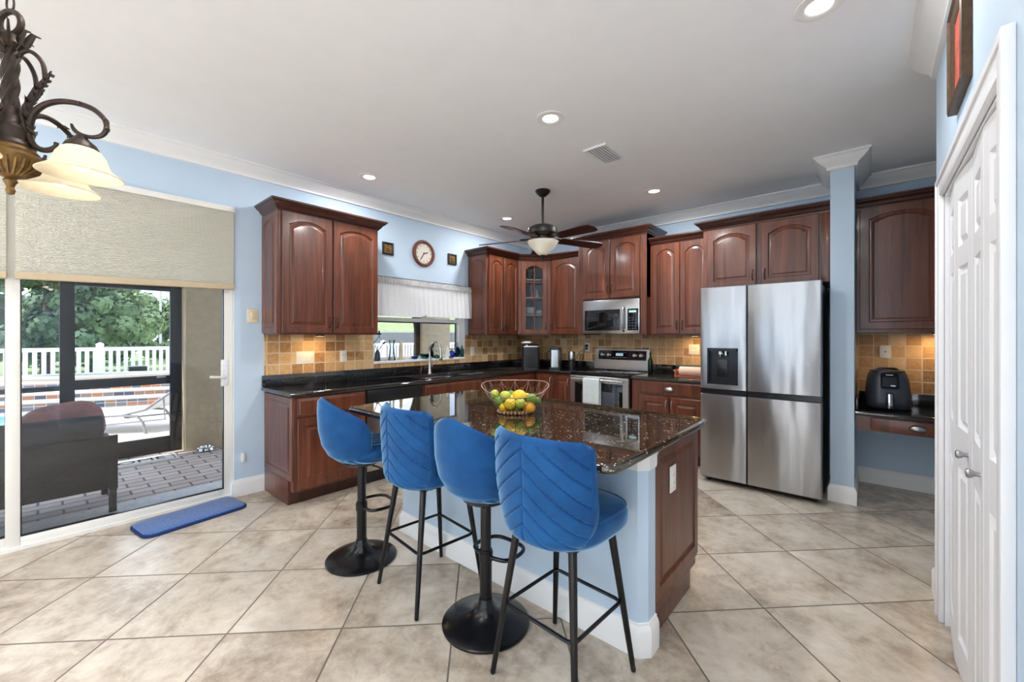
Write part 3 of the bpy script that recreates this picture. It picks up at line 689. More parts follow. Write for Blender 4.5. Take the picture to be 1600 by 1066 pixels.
# ---- bifold pantry doors, six-panel style, a little folded
t = tag(bpy.data.objects.new('door_2', None), 'white bifold pantry doors with moulded panels', 'bifold door', None, 'structure'); COL.objects.link(t); t.location = (XP + .045, 2.2, .012)
LW = (PD1 - PD0 - .03) / 4
def leaf(p0, p1, knob=None):
    d = Vector(p1) - Vector(p0); L = d.length; ang = math.atan2(d.y, d.x)
    M = Matrix.Translation((p0[0], p0[1], 0)) @ Matrix.Rotation(ang, 4, 'Z')
    H = PDH - .03; m = MB(); x0, x1 = .003, L - .003
    zs = [(.0, .13), (.82, .98), (1.62, 1.70), (H - .1, H)]; ps = [(.13, .82), (.98, 1.62), (1.70, H - .1)]
    m.box(x0, x1, 0, .014, 0, H)
    m.box(x0, x0 + .062, -.012, 0, 0, H, .002); m.box(x1 - .062, x1, -.012, 0, 0, H, .002)
    for a, b in zs: m.box(x0 + .062, x1 - .062, -.012, 0, a, b)
    for a, b in ps:
        r = lambda i, y: [Vector((x0 + .062 + i, y, a + i)), Vector((x1 - .062 - i, y, a + i)), Vector((x1 - .062 - i, y, b - i)), Vector((x0 + .062 + i, y, b - i))]
        m.loft([r(0, -.012), r(.01, -.002), r(.018, -.002), r(.036, -.011)], True, False, True)
    m.xf(M); o = m.build('leaf', 'door_white', t, world=False, ang=.3); o.data.transform(Matrix.Translation((-XP - .045, -2.2, 0)))
    if knob is not None:
        k = MB(); k.lathe([(.008, 0), (.008, .012), (.013, .018), (.016, .026), (.013, .032), (.002, .034)], (0, 0, 0), 14, Matrix.Rotation(PI / 2, 4, 'X')); k.xf(M @ Matrix.Translation((knob, -.012, .90)))
        q = k.build('knob', 'silver_knob', o); q.data.transform(Matrix.Translation((-XP - .045, -2.2, 0)))
xd = XP + .016; f1 = .004
ya = PD1 - .015
pts = [(xd + .012, ya), (xd - f1, ya - LW), (xd + .010, ya - 2 * LW + .002), (xd - f1, ya - 3 * LW + .002), (xd + .012, ya - 4 * LW + .004)]
for i in range(4):
    leaf(pts[i], pts[i + 1], {1: LW * .78, 2: LW * .8}.get(i))
# ================================================================ APPLIANCES
# ---- fridge: four doors, dispenser in the upper left one
FX0, FX1, FY = -1.211, -.294, 4.09
t = thing('refrigerator', 'four-door stainless steel fridge with water dispenser in its upper left door', 'fridge', ((FX0 + FX1) / 2, 4.5, 0))
m = MB(); m.box(FX0 + .006, FX1 - .006, FY + .075, 4.94, .03, 1.785, .006); m.build('body', 'dark_grey', t, world=True)
m = MB(); m.box(FX0 + .01, FX1 - .01, FY + .05, FY + .076, .03, 1.78); m.build('gasket', 'black_plastic', t, world=True)
FM = -.822
def fdoor(x0, x1, z0, z1, hole=None):
    m = MB(); L = []
    for i, yy in ((0, FY + .06), (0, FY + .010), (.004, FY + .003), (.012, FY)):
        L.append([Vector((x0 + i, yy, z0 + i * .3)), Vector((x1 - i, yy, z0 + i * .3)), Vector((x1 - i, yy, z1 - i * .3)), Vector((x0 + i, yy, z1 - i * .3))])
    if hole:
        a, b, c, d = hole
        L.append([Vector((a, FY, c)), Vector((b, FY, c)), Vector((b, FY, d)), Vector((a, FY, d))])
        L.append([Vector((a, FY + .055, c)), Vector((b, FY + .055, c)), Vector((b, FY + .055, d)), Vector((a, FY + .055, d))])
    m.loft(L); return m.build('door', 'fridge_steel', t, world=True, ang=.5)
hole = (-1.149, -.892, .915, 1.247)
dd = fdoor(FX0, FM - .003, .87, 1.806, hole); fdoor(FM + .003, FX1, .87, 1.806); fdoor(FX0, FM - .003, .05, .822); fdoor(FM + .003, FX1, .05, .822)
m = MB(); m.box(FX0 + .004, FM - .004, FY + .012, FY + .05, .824, .868); m.box(FM + .004, FX1 - .004, FY + .012, FY + .05, .824, .868); m.build('handle_channel', 'charcoal', t, world=True)
m = MB(); a, b, c, d = hole
m.box(a, b, FY + .045, FY + .056, c, d); m.box(a, a + .012, FY - .002, FY + .05, c, d); m.box(b - .012, b, FY - .002, FY + .05, c, d); m.box(a, b, FY - .002, FY + .05, c, c + .012); m.box(a, b, FY - .002, FY + .05, d - .028, d)
ds = m.build('dispenser', 'charcoal', dd, world=True)
m = MB(); m.box(-1.075, -.985, FY + .034, FY + .045, .98, 1.14, .004); m.build('paddle', 'black_plastic', dd, world=True)
m = MB(); m.lathe([(.022, 1.19), (.022, 1.215), (.018, 1.22)], (-1.04, FY + .02, 0), 14); m.lathe([(.012, 1.165), (.016, 1.19)], (-1.045, FY + .02, 0), 12); m.lathe([(.013, 1.18), (.013, 1.22)], (-.995, FY + .02, 0), 12); m.build('spout', 'chrome', dd, world=True)
m = MB()
for x in (FX0 + .05, FX1 - .05): m.lathe([(.018, .001), (.02, .01), (.014, .035)], (x, FY + .1, 0), 12)
m.box(FX0 + .02, FX1 - .02, FY + .09, FY + .11, .02, .05); m.build('foot', 'black_plastic', t, world=True)
# ---- range
SX0, SX1 = -2.842, -2.058
t = thing('range', 'stainless electric range with black glass cooktop and knob backguard', 'stove', ((SX0 + SX1) / 2, 4.7, 0))
m = MB(); m.box(SX0 + .004, SX1 - .004, 4.41, 5.03, .03, .893); m.build('body', 'black_plastic', t, world=True)
m = MB(); m.box(SX0, SX1, 4.375, 4.965, .893, .917, .006); o = m.build('cooktop', 'black_glass', t, world=True)
m = MB()
for x, y, r in ((-2.65, 4.53, .1), (-2.25, 4.53, .085), (-2.65, 4.8, .08), (-2.25, 4.8, .1)): m.lathe([(r - .004, 0), (r - .004, .0008), (r, .0008), (r, 0)], (x, y, .9171), 32, ring=True)
m.build('burner_ring', 'dark_grey', o, world=True)
m = MB(); m.loft([[Vector((x, y, z)) for y, z in ((4.955, .917), (5.03, .917), (5.03, 1.19), (4.985, 1.19), (4.955, .955))] for x in (SX0 + .01, SX1 - .01)]); bg = m.build('backguard', 'stainless', t, world=True, bev=.004)
Mb = Matrix.Translation((0, 4.9555, .96)) @ Matrix.Rotation(R_(-7.3), 4, 'X')
m = MB(); m.box(SX0 + .07, SX1 - .05, -.003, .003, .09, .21); m.xf(Mb); m.build('control_panel', 'black_glass', bg, world=True)
for i, x in enumerate((SX0 + .13, SX0 + .225, SX1 - .2, SX1 - .115)):
    m = MB(); m.lathe([(.03, 0), (.032, .004), (.028, .012), (.02, .016), (.018, .03), (.002, .03)], (0, 0, 0), 20, Matrix.Rotation(PI / 2, 4, 'X')); m.box(-.003, .003, -.033, -.02, -.018, .018)
    m.xf(Mb @ Matrix.Translation((x, -.003, .15))); m.build('knob', 'stainless', bg, world=True)
m = MB()
for i in range(7): m.box(-2.56 + .03 * i, -2.545 + .03 * i, -.0042, -.003, .115, .12)
for i in range(5): m.box(-2.5 + .028 * i, -2.488 + .028 * i, -.0042, -.003, .185, .188)
m.xf(Mb); m.build('button_mark', 'silver_knob', bg, world=True)
m = MB(); m.box(-2.52, -2.42, -.0045, -.003, .14, .175); m.xf(Mb); m.build('display', 'display', bg, world=True)
m = MB(); L = []
z0, z1 = .235, .872; Yo = 4.37
R4 = lambda a, b, c, d, y: [Vector((a, y, c)), Vector((b, y, c)), Vector((b, y, d)), Vector((a, y, d))]
m.loft([R4(SX0 + .004, SX1 - .004, z0, z1, Yo + .038), R4(SX0 + .004, SX1 - .004, z0, z1, Yo + .004), R4(SX0 + .008, SX1 - .008, z0 + .004, z1 - .004, Yo)])
od = m.build('oven_door', 'stainless', t, world=True, ang=.3)
m = MB(); m.box(SX0 + .075, SX1 - .075, Yo - .003, Yo + .002, .30, .80, .001); m.build('glass', 'black_glass', od, world=True)
m = MB(); m.box(SX0 + .17, SX1 - .17, Yo - .0042, Yo - .002, .38, .70, .001); m.build('oven_window', 'dark_grey', od, world=True)
m = MB(); m.tube([(SX0 + .05, Yo - .045, .835), (SX1 - .05, Yo - .045, .835)], .012, 12)
for x in (SX0 + .07, SX1 - .07): m.box(x - .012, x + .012, Yo - .045, Yo, .825, .845, .003)
m.build('handle', 'stainless', od, world=True)
m = MB(); m.box(SX0 + .004, SX1 - .004, Yo, Yo + .038, .06, .225, .006); m.build('drawer', 'stainless', t, world=True)
# towel over the oven handle
m = MB(); L = []; x0, x1 = -2.615, -2.395
def towel(yf, za, zb, rows, ph): return [[Vector((x0 + (x1 - x0) * k / 16 + .004 * math.sin(k * 1.1 + ph) * j / rows, yf + .005 * math.sin(k * .9 + ph) * (j / rows), za + (zb - za) * j / rows)) for k in range(17)] for j in range(rows + 1)]
L = towel(Yo - .024, .50, .836, 8, 2)
for k in range(7):
    a = PI * k / 6; L.append([Vector((x0 + (x1 - x0) * i / 16, Yo - .045 + .021 * math.cos(a), .836 + .021 * math.sin(a))) for i in range(17)])
L += [r for r in towel(Yo - .067, .836, .545, 10, 0)]
m.loft(L, False); o = m.build('kitchen_towel', 'towel'); tag(o, 'pale grey-green towel hanging over the oven door handle', 'towel'); q = o.modifiers.new('s', 'SOLIDIFY'); q.thickness = .005; q.offset = 0
# ---- microwave
MX0, MX1, MY = -2.78, -2.022, 4.575
t = thing('microwave', 'stainless over-the-range microwave under the tall cabinet', 'microwave', ((MX0 + MX1) / 2, 4.8, 1.385))
m = MB(); m.box(MX0, MX1, MY + .03, 5.03, 1.387, 1.80, .003); m.build('body', 'charcoal', t, world=True)
m = MB(); m.box(MX0, MX1 - .0, MY, MY + .032, 1.387, 1.80, .005); f_ = m.build('front', 'stainless', t, world=True)
m = MB(); m.box(MX0 + .03, -2.265, MY - .003, MY + .002, 1.425, 1.68, .002); m.build('window', 'black_glass', f_, world=True)
m = MB(); m.box(-2.17, MX1 - .014, MY - .003, MY + .002, 1.425, 1.68, .002); cp_ = m.build('control_panel', 'black_glass', f_, world=True)
m = MB()
for j in range(5):
    for k in range(3): m.box(-2.155 + .038 * k, -2.13 + .038 * k, MY - .0038, MY - .0025, 1.44 + .032 * j, 1.455 + .032 * j)
m.build('key', 'dark_grey', f_, world=True)
m = MB(); m.box(-2.15, -2.06, MY - .0038, MY - .0025, 1.635, 1.66); m.build('display', 'display', f_, world=True)
m = MB(); m.tube([(-2.215, MY, 1.415), (-2.215, MY - .035, 1.43), (-2.215, MY - .048, 1.5), (-2.215, MY - .05, 1.56), (-2.215, MY - .048, 1.62), (-2.215, MY - .035, 1.69), (-2.215, MY, 1.705)], .014, 12); m.build('handle', 'stainless', f_, world=True)
# ---- dishwasher
t = thing('dishwasher', 'dishwasher with black control strip and pale steel door in the sink counter', 'dishwasher', (-3.43, 1.94, 0), G90)
m = MB(); m.box(.002, .618, .03, .6, .1, .872); m.build('body', 'black_plastic', t)
m = MB(); m.box(.004, .616, -.018, .03, .735, .868, .005); m.build('control_panel', 'black_plastic', t)
m = MB(); m.box(.004, .616, -.012, .03, .13, .728, .004); d = m.build('door', 'stainless', t)
m = MB(); m.tube([(.08, -.012, .69), (.08, -.05, .69), (.54, -.05, .69), (.54, -.012, .69)], .01, 10); m.build('handle', 'black_metal', d)
m = MB(); m.box(.01, .61, .06, .5, .001, .12); m.build('plinth', 'black_plastic', t)
# ---- sink and tap
t = thing('sink', 'double-bowl stainless steel sink set into the black counter', 'sink', (-3.7, 2.98, .86))
a, b, c, d = sk; ym = (c + d) / 2
for y0_, y1_ in ((c - .004, ym), (ym, d + .004)):
    m = MB(); q = lambda i, z: [Vector((a - .004 + i, y0_ + i, z)), Vector((b + .004 - i, y0_ + i, z)), Vector((b + .004 - i, y1_ - i, z)), Vector((a - .004 + i, y1_ - i, z))]
    m.loft([q(0, ZU - .001), q(.006, ZU - .001), q(.012, ZU - .03), q(.018, ZU - .17), q(.045, ZU - .19)], True, False, True)
    m.lathe([(.04, ZU - .188), (.03, ZU - .187), (.002, ZU - .187)], ((a + b) / 2, (y0_ + y1_) / 2, 0), 16); o = m.build('bowl', 'stainless', t, world=True, ang=.5)
t = thing('faucet', 'brushed nickel gooseneck kitchen tap behind the sink', 'tap', (-3.945, 3.05, ZT))
m = MB(); m.lathe([(.03, .0005), (.03, .008), (.024, .016), (.021, .06), (.018, .13)], seg=20); m.build('base', 'nickel', t)
pts = [(0, 0, .12), (0, 0, .22)] + [(.1 * (1 - math.cos(a)), 0, .26 + .115 * math.sin(a) * 1.0) for a in (PI * k / 10 for k in range(11))]
m = MB(); m.tube([(p[0], p[1] * 1, p[2]) for p in pts] + [(.205, 0, .24)], [.013] * 2 + [.012] * 11 + [.012], 12); m.build('spout', 'nickel', t)
m = MB(); m.lathe([(.012, .24), (.017, .225), (.019, .17), (.016, .165)], (.205, 0, 0), 14); m.build('spray_head', 'nickel', t)
m = MB(); m.tube([(0, .018, .085), (0, .04, .095), (.01, .06, .12), (.02, .085, .16)], [.014, .012, .007, .006], 10); m.build('lever', 'nickel', t)
# ================================================================ LIGHTS AND CEILING THINGS
CANS = [(-1.631, 2.269, 'recessed ceiling light above the island, nearest the middle of the kitchen'), (-3.494, 2.008, 'recessed ceiling light above the left run of wall cabinets'), (-1.655, 4.095, 'recessed ceiling light in front of the microwave cabinet, right of the ceiling fan'), (-3.428, 3.843, 'small far recessed ceiling light seen left of the ceiling fan rod'), (-.173, 2.283, 'large recessed ceiling light at the top edge, beside the pantry wall')]
FILL_NEAR = [(-1.63, .35), (-.2, .35), (-3.3, -.6)]  # unseen fill lights added behind the camera, built like the kitchen cans
FILL_HALL = [(x, y) for x in (-3.2, -1.6, 0, 1.6, 2.9) for y in (-1.5, -2.7, -3.9)]
can0 = None
for x, y, lab in CANS:
    if can0 is None:
        t = can0 = thing('recessed_light', lab, 'ceiling light', (x, y, ZC), 0, 'recessed ceiling lights')
        m = MB(); m.lathe([(.052, -.001), (.085, -.001), (.095, -.004), (.093, -.008), (.06, -.011), (.052, -.006)], seg=36, ring=True); m.build('trim_ring', 'white_paint', t)
        m = MB(); m.lathe([(.001, -.005), (.062, -.005), (.062, -.002), (.001, -.002)], seg=32, cap=False); m.build('lens', 'can_lens', t)
    else: t = dup(can0, (x, y, ZC), 0, lab)
for x, y in FILL_NEAR + FILL_HALL: dup(can0, (x, y, ZC), 0, 'added ceiling fill light out of view behind the camera', 'added fill lights out of view')
for x, y in [c[:2] for c in CANS] + FILL_NEAR: lamp('can_or_fill_lamp', 'AREA', (x, y, ZC - .016), P_CAN * (.45 if x > -.3 or y < 1 else .85 if x < -3 else 1.3), (.985, .99, 1), size=.12)
for x, y in FILL_HALL: lamp('can_or_fill_lamp', 'AREA', (x, y, ZC - .016), P_FILL * (.5 if x < -3 else 1.2) * (.55 if y > -2 else 1.5), (.985, .99, 1), size=.12, spread=R_(110))  # added fill: brightens the unseen floor so the ceiling gets bounce
t = thing('air_vent', 'white slatted ceiling air vent above the island', 'vent', (-1.622, 3.012, ZC), R_(0))
m = MB(); m.sweep([(-.1, -.18), (-.1, .18), (.1, .18), (.1, -.18)], [(0, -.001), (0, -.010), (-.004, -.015), (-.022, -.008), (-.022, -.001)], True); m.build('frame', 'white_paint', t)
m = MB(); m.box(-.08, .08, -.16, .16, -.0015, -.0006); m.build('backing', 'dark_grey', t)
for k in range(7):
    m = MB(); x = -.07 + .0233 * k; m.loft([[Vector((x - .006, y, -.013)), Vector((x - .001, y, -.003)), Vector((x + .001, y, -.003)), Vector((x - .004, y, -.014))] for y in (-.16, .16)]); m.build('slat', 'white_paint', t)
# ---- ceiling fan
t = thing('ceiling_fan', 'dark bronze five-blade ceiling fan with marbled glass bowl light', 'ceiling fan', (-2.506, 3.355, ZC))
m = MB(); m.lathe([(.075, -.001), (.077, -.012), (.06, -.035), (.03, -.06), (.016, -.066)], seg=28); m.build('canopy', 'bronze', t)
m = MB(); m.cyl((0, 0, -.06), (0, 0, -.36), .014, seg=14); m.build('downrod', 'bronze', t)
m = MB(); m.lathe([(.02, -.35), (.05, -.352), (.11, -.362), (.145, -.385), (.152, -.41), (.15, -.44), (.13, -.462), (.09, -.472), (.085, -.50), (.1, -.505), (.1, -.52), (.07, -.522)], seg=36); m.build('motor_housing', 'bronze', t, ang=.6)
m = MB(); m.lathe([(.155, -.515), (.15, -.535), (.125, -.57), (.09, -.605), (.06, -.635), (.035, -.655), (.004, -.662)], seg=32, cap=False); m.build('bowl_shade', 'bowl_glass', t)
m = MB(); m.lathe([(.03, -.652), (.035, -.66), (.02, -.672), (.014, -.69), (.008, -.70), (.002, -.705)], seg=16); m.build('finial', 'bronze', t)
m = MB(); m.ball((0, 0, -.57), .03, seg=12, ring=8); m.build('bulb', 'lamp_glass', t)
lamp('fan_lamp', 'POINT', (0, 0, -.545), P_FAN, (1, .93, .8), t, radius=.04)
for k in range(5):
    a = R_(61 + 72 * k); M = Matrix.Rotation(a, 4, 'Z')
    m = MB(); m.box(.08, .17, -.018, .018, -.487, -.479, .002); m.box(.15, .24, -.03, .03, -.489, -.483, .002); m.xf(M); bi = m.build('blade_iron', 'bronze', t)
    m = MB(); P2 = [(.19, -.05), (.21, -.06), (.60, -.075), (.66, -.065), (.68, -.03), (.68, .03), (.66, .065), (.60, .075), (.21, .06), (.19, .05)]
    m.prism(P2, -.004, .004); m.xf(M @ Matrix.Translation((0, 0, -.488)) @ Matrix.Rotation(R_(2), 4, 'Y') @ Matrix.Rotation(R_(-12), 4, 'X')); m.build('blade', 'fan_blade', t, ang=.4)
# ---- chandelier
CH = Vector((0, 0, 0)); Fv = Vector((-math.sin(YAW), math.cos(YAW), 0)); Rv = Vector((math.cos(YAW), math.sin(YAW), 0))
CP = Fv * 1.215 + Rv * (-1.478)
t = thing('chandelier', 'bronze scrolled chandelier with frosted bell shades at the top left', 'chandelier', (CP.x, CP.y, 0), YAW)
m = MB(); m.lathe([(.055, ZC - .001), (.056, ZC - .012), (.03, ZC - .03), (.008, ZC - .04)], seg=20); m.build('canopy', 'aged_bronze', t)
m = MB(); z = ZC - .04; k = 0
while z > 2.325:
    M = Matrix.Translation((0, 0, z - .025)) @ Matrix.Rotation(k * PI / 2, 4, 'Z')
    m2 = [(.011 * math.cos(a), 0, .026 * math.sin(a)) for a in (2 * PI * i / 14 for i in range(14))]
    m.tube([M @ Vector(p) for p in m2], .0026, 6, closed=True); z -= .043; k += 1
m.build('chain', 'aged_bronze', t)
m = MB(); m.tube([(.032 * math.cos(a), 0, 2.278 + .034 * math.sin(a)) for a in (2 * PI * i / 20 for i in range(20))], .008, 8, closed=True); m.build('top_ring', 'aged_bronze', t)
# twisted post
L = []
for i in range(37):
    z = 2.02 + .2 * i / 36; L.append([Vector(((.017 + .003 * math.cos(5 * a)) * math.cos(a + z * 22), (.017 + .003 * math.cos(5 * a)) * math.sin(a + z * 22), z)) for a in (2 * PI * j / 30 for j in range(30))])
m = MB(); m.loft(L); m.lathe([(.018, 2.20), (.03, 2.215), (.024, 2.24), (.012, 2.25)], seg=16); m.build('post', 'aged_bronze', t)
m = MB()
for k in range(8):
    a = 2 * PI * k / 8; c_ = (math.cos(a), math.sin(a))
    m.tube([(c_[0] * r, c_[1] * r, z) for r, z in ((.012, 2.2), (.03, 2.23), (.045, 2.255 + .01 * (k % 2)), (.06, 2.25 + .012 * (k % 2)))], [.008, .011, .007, .002], 6, sq=.4)
m.build('leaf_collar', 'aged_bronze', t)
m = MB(); m.lathe([(.002, 1.772), (.008, 1.775), (.011, 1.785), (.008, 1.795), (.012, 1.806), (.016, 1.812), (.012, 1.82), (.03, 1.828), (.055, 1.848), (.064, 1.87), (.066, 1.885), (.058, 1.895), (.06, 1.90), (.05, 1.912)], seg=28)
for k in range(24):
    a = 2 * PI * k / 24; m.tube([(math.cos(a) * r, math.sin(a) * r, z) for r, z in ((.03, 1.83), (.055, 1.85), (.065, 1.872))], [.003, .005, .004], 6)
m.build('body', 'antique_gold', t, ang=.6)
m = MB(); m.lathe([(.05, 1.91), (.052, 1.918), (.045, 1.93), (.047, 1.95), (.05, 1.962), (.034, 1.975), (.026, 2.0), (.022, 2.03)], seg=28); m.build('neck', 'aged_bronze', t, ang=.6)
def leafy(m, pts, w, n=7):
    """a serrated acanthus leaf laid over the outside of a scroll"""
    P = [Vector(p) for p in pts]
    for i in range(len(P) - 1):
        d = (P[i + 1] - P[i]); s = Vector((-d.y, d.x, 0)); s = s.normalized() if s.length > 1e-5 else Vector((0, 1, 0))
    N = len(P) - 1
    for i in range(N):
        f = i / N; ww = w * (1 - .55 * f); d = (P[i + 1] - P[i]).normalized()
        for sgn in (-1, 1):
            sd = Vector((0, sgn, 0)); q = P[i] + sd * ww + d * ww * .6
            m.tube([P[i], P[i] + sd * ww * .55 + d * .002, q], [.006, .005, .001], 6, sq=.5)
def arm(k, lit=True):
    M = Matrix.Rotation(R_(12 + 90 * k), 4, 'Z')
    path = [(.115, 1.937), (.108, 1.922), (.092, 1.912), (.072, 1.913), (.055, 1.926), (.046, 1.95), (.047, 1.985), (.058, 2.02), (.085, 2.048), (.125, 2.062), (.17, 2.06), (.208, 2.046), (.234, 2.02), (.24, 1.992), (.228, 1.97), (.203, 1.962), (.175, 1.967), (.157, 1.98), (.15, 1.997)]
    m = MB(); rr = [.004, .006, .008, .008, .0085, .009, .009, .0085, .008, .008, .008, .0075, .007, .007, .0065, .006, .0055, .006, .003]
    m.tube(smooth_path([(r, 0, z) for r, z in path]), lerp_list(rr, 4), 8); leafy(m, [(r + .004, 0, z) for r, z in path[10:15]], .018)
    up = [(.05, 1.96), (.04, 2.0), (.045, 2.05), (.065, 2.09), (.085, 2.12), (.1, 2.15)]
    m.tube([(r, 0, z) for r, z in up], [.009, .01, .011, .011, .008, .002], 8, sq=.6); leafy(m, [(r, 0, z) for r, z in up], .026); leafy(m, smooth_path([(r + .006, 0, z) for r, z in up], 2), .018)
    m.tube(smooth_path([(r, 0, z) for r, z in ((.085, 2.125), (.08, 2.165), (.065, 2.19), (.045, 2.202), (.028, 2.195), (.022, 2.18))]), .006, 8)
    m.xf(M); a = m.build('arm', 'aged_bronze', t)
    m = MB(); m.lathe([(.006, 1.967), (.012, 1.962), (.02, 1.95), (.034, 1.938), (.04, 1.925), (.036, 1.92)], (.175, 0, 0), 18); m.xf(M); m.build('cap', 'aged_bronze', a)
    m = MB(); m.lathe([(.033, 1.926), (.045, 1.918), (.056, 1.9), (.061, 1.885), (.064, 1.874), (.072, 1.862), (.088, 1.85), (.097, 1.843), (.094, 1.841)], (.175, 0, 0), 32, cap=False); m.xf(M); m.build('lamp_shade', 'lamp_glass', a)
    m = MB(); m.lathe([(.008, 1.915), (.018, 1.905), (.022, 1.885), (.02, 1.868), (.01, 1.86), (.001, 1.858)], (.175, 0, 0), 14); m.xf(M); m.build('bulb', 'bulb', a)
    p = M @ Vector((.175, 0, 1.845)); lamp('chandelier_lamp', 'POINT', p, P_CHAND, (1, .93, .82), t, radius=.02)
for k in range(4): arm(k)
# ---- under-cabinet lamps
for x, y, rz, lab in ((-3.86, 1.72, G90, 'under-cabinet light over the two wall sockets of the sink counter'), (-1.5, 4.88, 0, 'under-cabinet light over the paper roll'), (.42, 4.88, 0, 'under-cabinet light over the right half of the desk')):
    zb = 1.37 if y < 4.8 or x < 0 else 1.385
    u = thing('under_cabinet_light', lab, 'light', (x, y, zb), rz, 'under-cabinet lights')
    m = MB(); m.lathe([(.04, -.001), (.042, -.008), (.036, -.014), (.03, -.014)], seg=20); m.build('housing', 'black_plastic', u)
    m = MB(); m.lathe([(.001, -.015), (.03, -.015), (.03, -.012), (.001, -.012)], seg=20, cap=False); m.build('lens', 'under_lens', u)
    lamp('under_cabinet_lamp', 'AREA', (0, 0, -.018), P_UNDER, (1, .62, .26), u, size=.06)
# ================================================================ WALL THINGS
def wall_plate(label, x, y, z, rz, w, h, kind, cat='socket', mat='plastic_white', n=1, grp=None):
    t = thing({'outlet': 'wall_socket', 'switch': 'light_switch', 'pad': 'wall_control', 'jack': 'wall_socket'}[kind], label, cat, (x, y, z), rz, grp)
    m = MB(); m.box(-w / 2, w / 2, -.006, 0, -h / 2, h / 2, .003); m.build('plate', mat, t)
    for k in range(n):
        cx = (k - (n - 1) / 2) * .046
        if kind == 'outlet' or (kind == 'switch' and k == n - 1 and n > 1 and False):
            for s in (-1, 1):
                m = MB(); m.box(cx - .016, cx + .016, -.008, -.005, s * .02 - .014, s * .02 + .014, .003); r = m.build('receptacle', mat, t)
                m = MB(); m.box(cx - .008, cx - .006, -.0086, -.0078, s * .02 - .005, s * .02 + .006); m.box(cx + .006, cx + .008, -.0086, -.0078, s * .02 - .005, s * .02 + .006); m.build('slot', 'dark_grey', r)
        elif kind == 'jack':
            m = MB(); m.lathe([(.006, 0), (.006, .006), (.003, .006)], (0, 0, 0), 10, Matrix.Rotation(PI / 2, 4, 'X')); m.xf(Matrix.Translation((cx, -.006, 0))); m.build('jack', 'dark_grey', t)
        else:
            m = MB(); m.box(cx - .016, cx + .016, -.009, -.005, -.032, .032, .002); m.build('rocker', mat, t)
    return t
xw = XL + .006
wall_plate('almond control plate on the blue wall between sliding door and left wall cabinet', XL, 1.222, 1.53, G90, .085, .118, 'pad', 'switch', 'plastic_almond', 1)
wall_plate('wide white switch plate on the tiles under the left wall cabinet', xw, 1.66, 1.153, G90, .165, .118, 'switch', 'switch', n=3)
wall_plate('white socket on the tiles just left of the window sill', xw, 2.035, 1.153, G90, .075, .118, 'outlet')
wall_plate('white socket on the tiles right of the window', xw, 3.836, 1.153, G90, .075, .118, 'outlet')
wall_plate('white socket with two black plugs behind the coffee maker', -2.99, YB - .006, 1.20, 0, .075, .118, 'outlet')
wall_plate('double white socket on the tiles above the paper roll', -1.56, YB - .006, 1.20, 0, .12, .118, 'outlet', n=2)
wall_plate('white cable jack plate on the tiles above the air fryer', .10, YB - .006, 1.215, 0, .08, .118, 'jack')
wall_plate('white socket on the wood end panel of the island', -.7105, 1.975, .682, G90, .075, .125, 'outlet')
m = MB(); m.box(XL, XL + .022, 1.185 - .05, 1.185 - .025, .285, .36, .004); o = m.build('wall_fitting', 'plastic_white'); tag(o, 'small white fitting low on the blue wall beside the sliding door', 'fitting')
# clock
t = thing('wall_clock', 'round wooden wall clock with cream face above the window', 'clock', (XL, 3.03, 2.345), G90)
MXr = Matrix.Rotation(PI / 2, 4, 'X')
m = MB(); m.lathe([(.11, .001), (.158, .001), (.16, .015), (.15, .03), (.135, .034), (.122, .028), (.118, .012)], seg=40, M=MXr, ring=True); m.build('rim', 'clock_wood', t)
m = MB(); m.lathe([(.001, .012), (.122, .012), (.122, .002), (.001, .002)], seg=40, M=MXr, cap=False); m.build('face', 'clock_face', t)
m = MB(); RY = lambda a: Matrix.Rotation(R_(a), 4, 'Y')
for a, L_, w_ in ((75, .06, .005), (212, .09, .004)):
    q = MB(); q.box(-w_, w_, -.017, -.0155, -.012, L_); q.xf(RY(a)); me = bpy.data.meshes.new('x'); q.bm.to_mesh(me); q.bm.free(); m.bm.from_mesh(me); bpy.data.meshes.remove(me)
m.lathe([(.008, .012), (.008, .019), (.001, .019)], seg=10, M=MXr); m.build('hands', 'black_metal', t)
m = MB()
for k in range(12):
    q = MB(); q.box(-.003, .003, -.0135, -.0125, .09, .108); q.xf(RY(30 * k)); me = bpy.data.meshes.new('x'); q.bm.to_mesh(me); q.bm.free(); m.bm.from_mesh(me); bpy.data.meshes.remove(me)
m.build('hour_mark', 'bronze', t)
for y, z, lab in ((2.545, 2.326, 'small square bronze wall plaque left of the clock'), (3.477, 2.338, 'small square bronze wall plaque right of the clock')):
    t = thing('wall_plaque', lab, 'wall plaque', (XL, y, z), G90)
    m = MB(); m.sweep([(-.068, -.068), (.068, -.068), (.068, .068), (-.068, .068)], [(0, .001), (0, .018), (.01, .022), (.022, .014), (.022, .001)], True); m.xf(MXr @ Matrix.Identity(4)); m.build('frame', 'dark_bronze', t)
    m = MB(); m.box(-.05, .05, -.010, -.001, -.05, .05); p = m.build('panel', 'plaque_gold', t)
    m = MB(); m.ball((0, -.012, .008), .022, .008, .026, 12, 8); m.ball((0, -.012, -.022), .03, .006, .012, 12, 8); m.build('relief', 'antique_gold', t)
# framed picture on the pantry wall
t = thing('picture', 'small red picture in a dark bronze frame high on the pantry wall', 'picture', (XP, 2.258, 2.44), -G90)
fw, fh = .335, .39
m = MB(); m.sweep([(-fw / 2, -fh / 2), (fw / 2, -fh / 2), (fw / 2, fh / 2), (-fw / 2, fh / 2)], [(0, .001), (0, .026), (.01, .03), (.022, .022), (.036, .02), (.05, .012), (.05, .001)], True); m.xf(MXr); m.build('frame', 'frame_gold', t, ang=.4)
m = MB(); m.box(-fw / 2 + .045, fw / 2 - .045, -.011, -.002, -fh / 2 + .045, fh / 2 - .045); m.build('canvas', 'art_red', t)
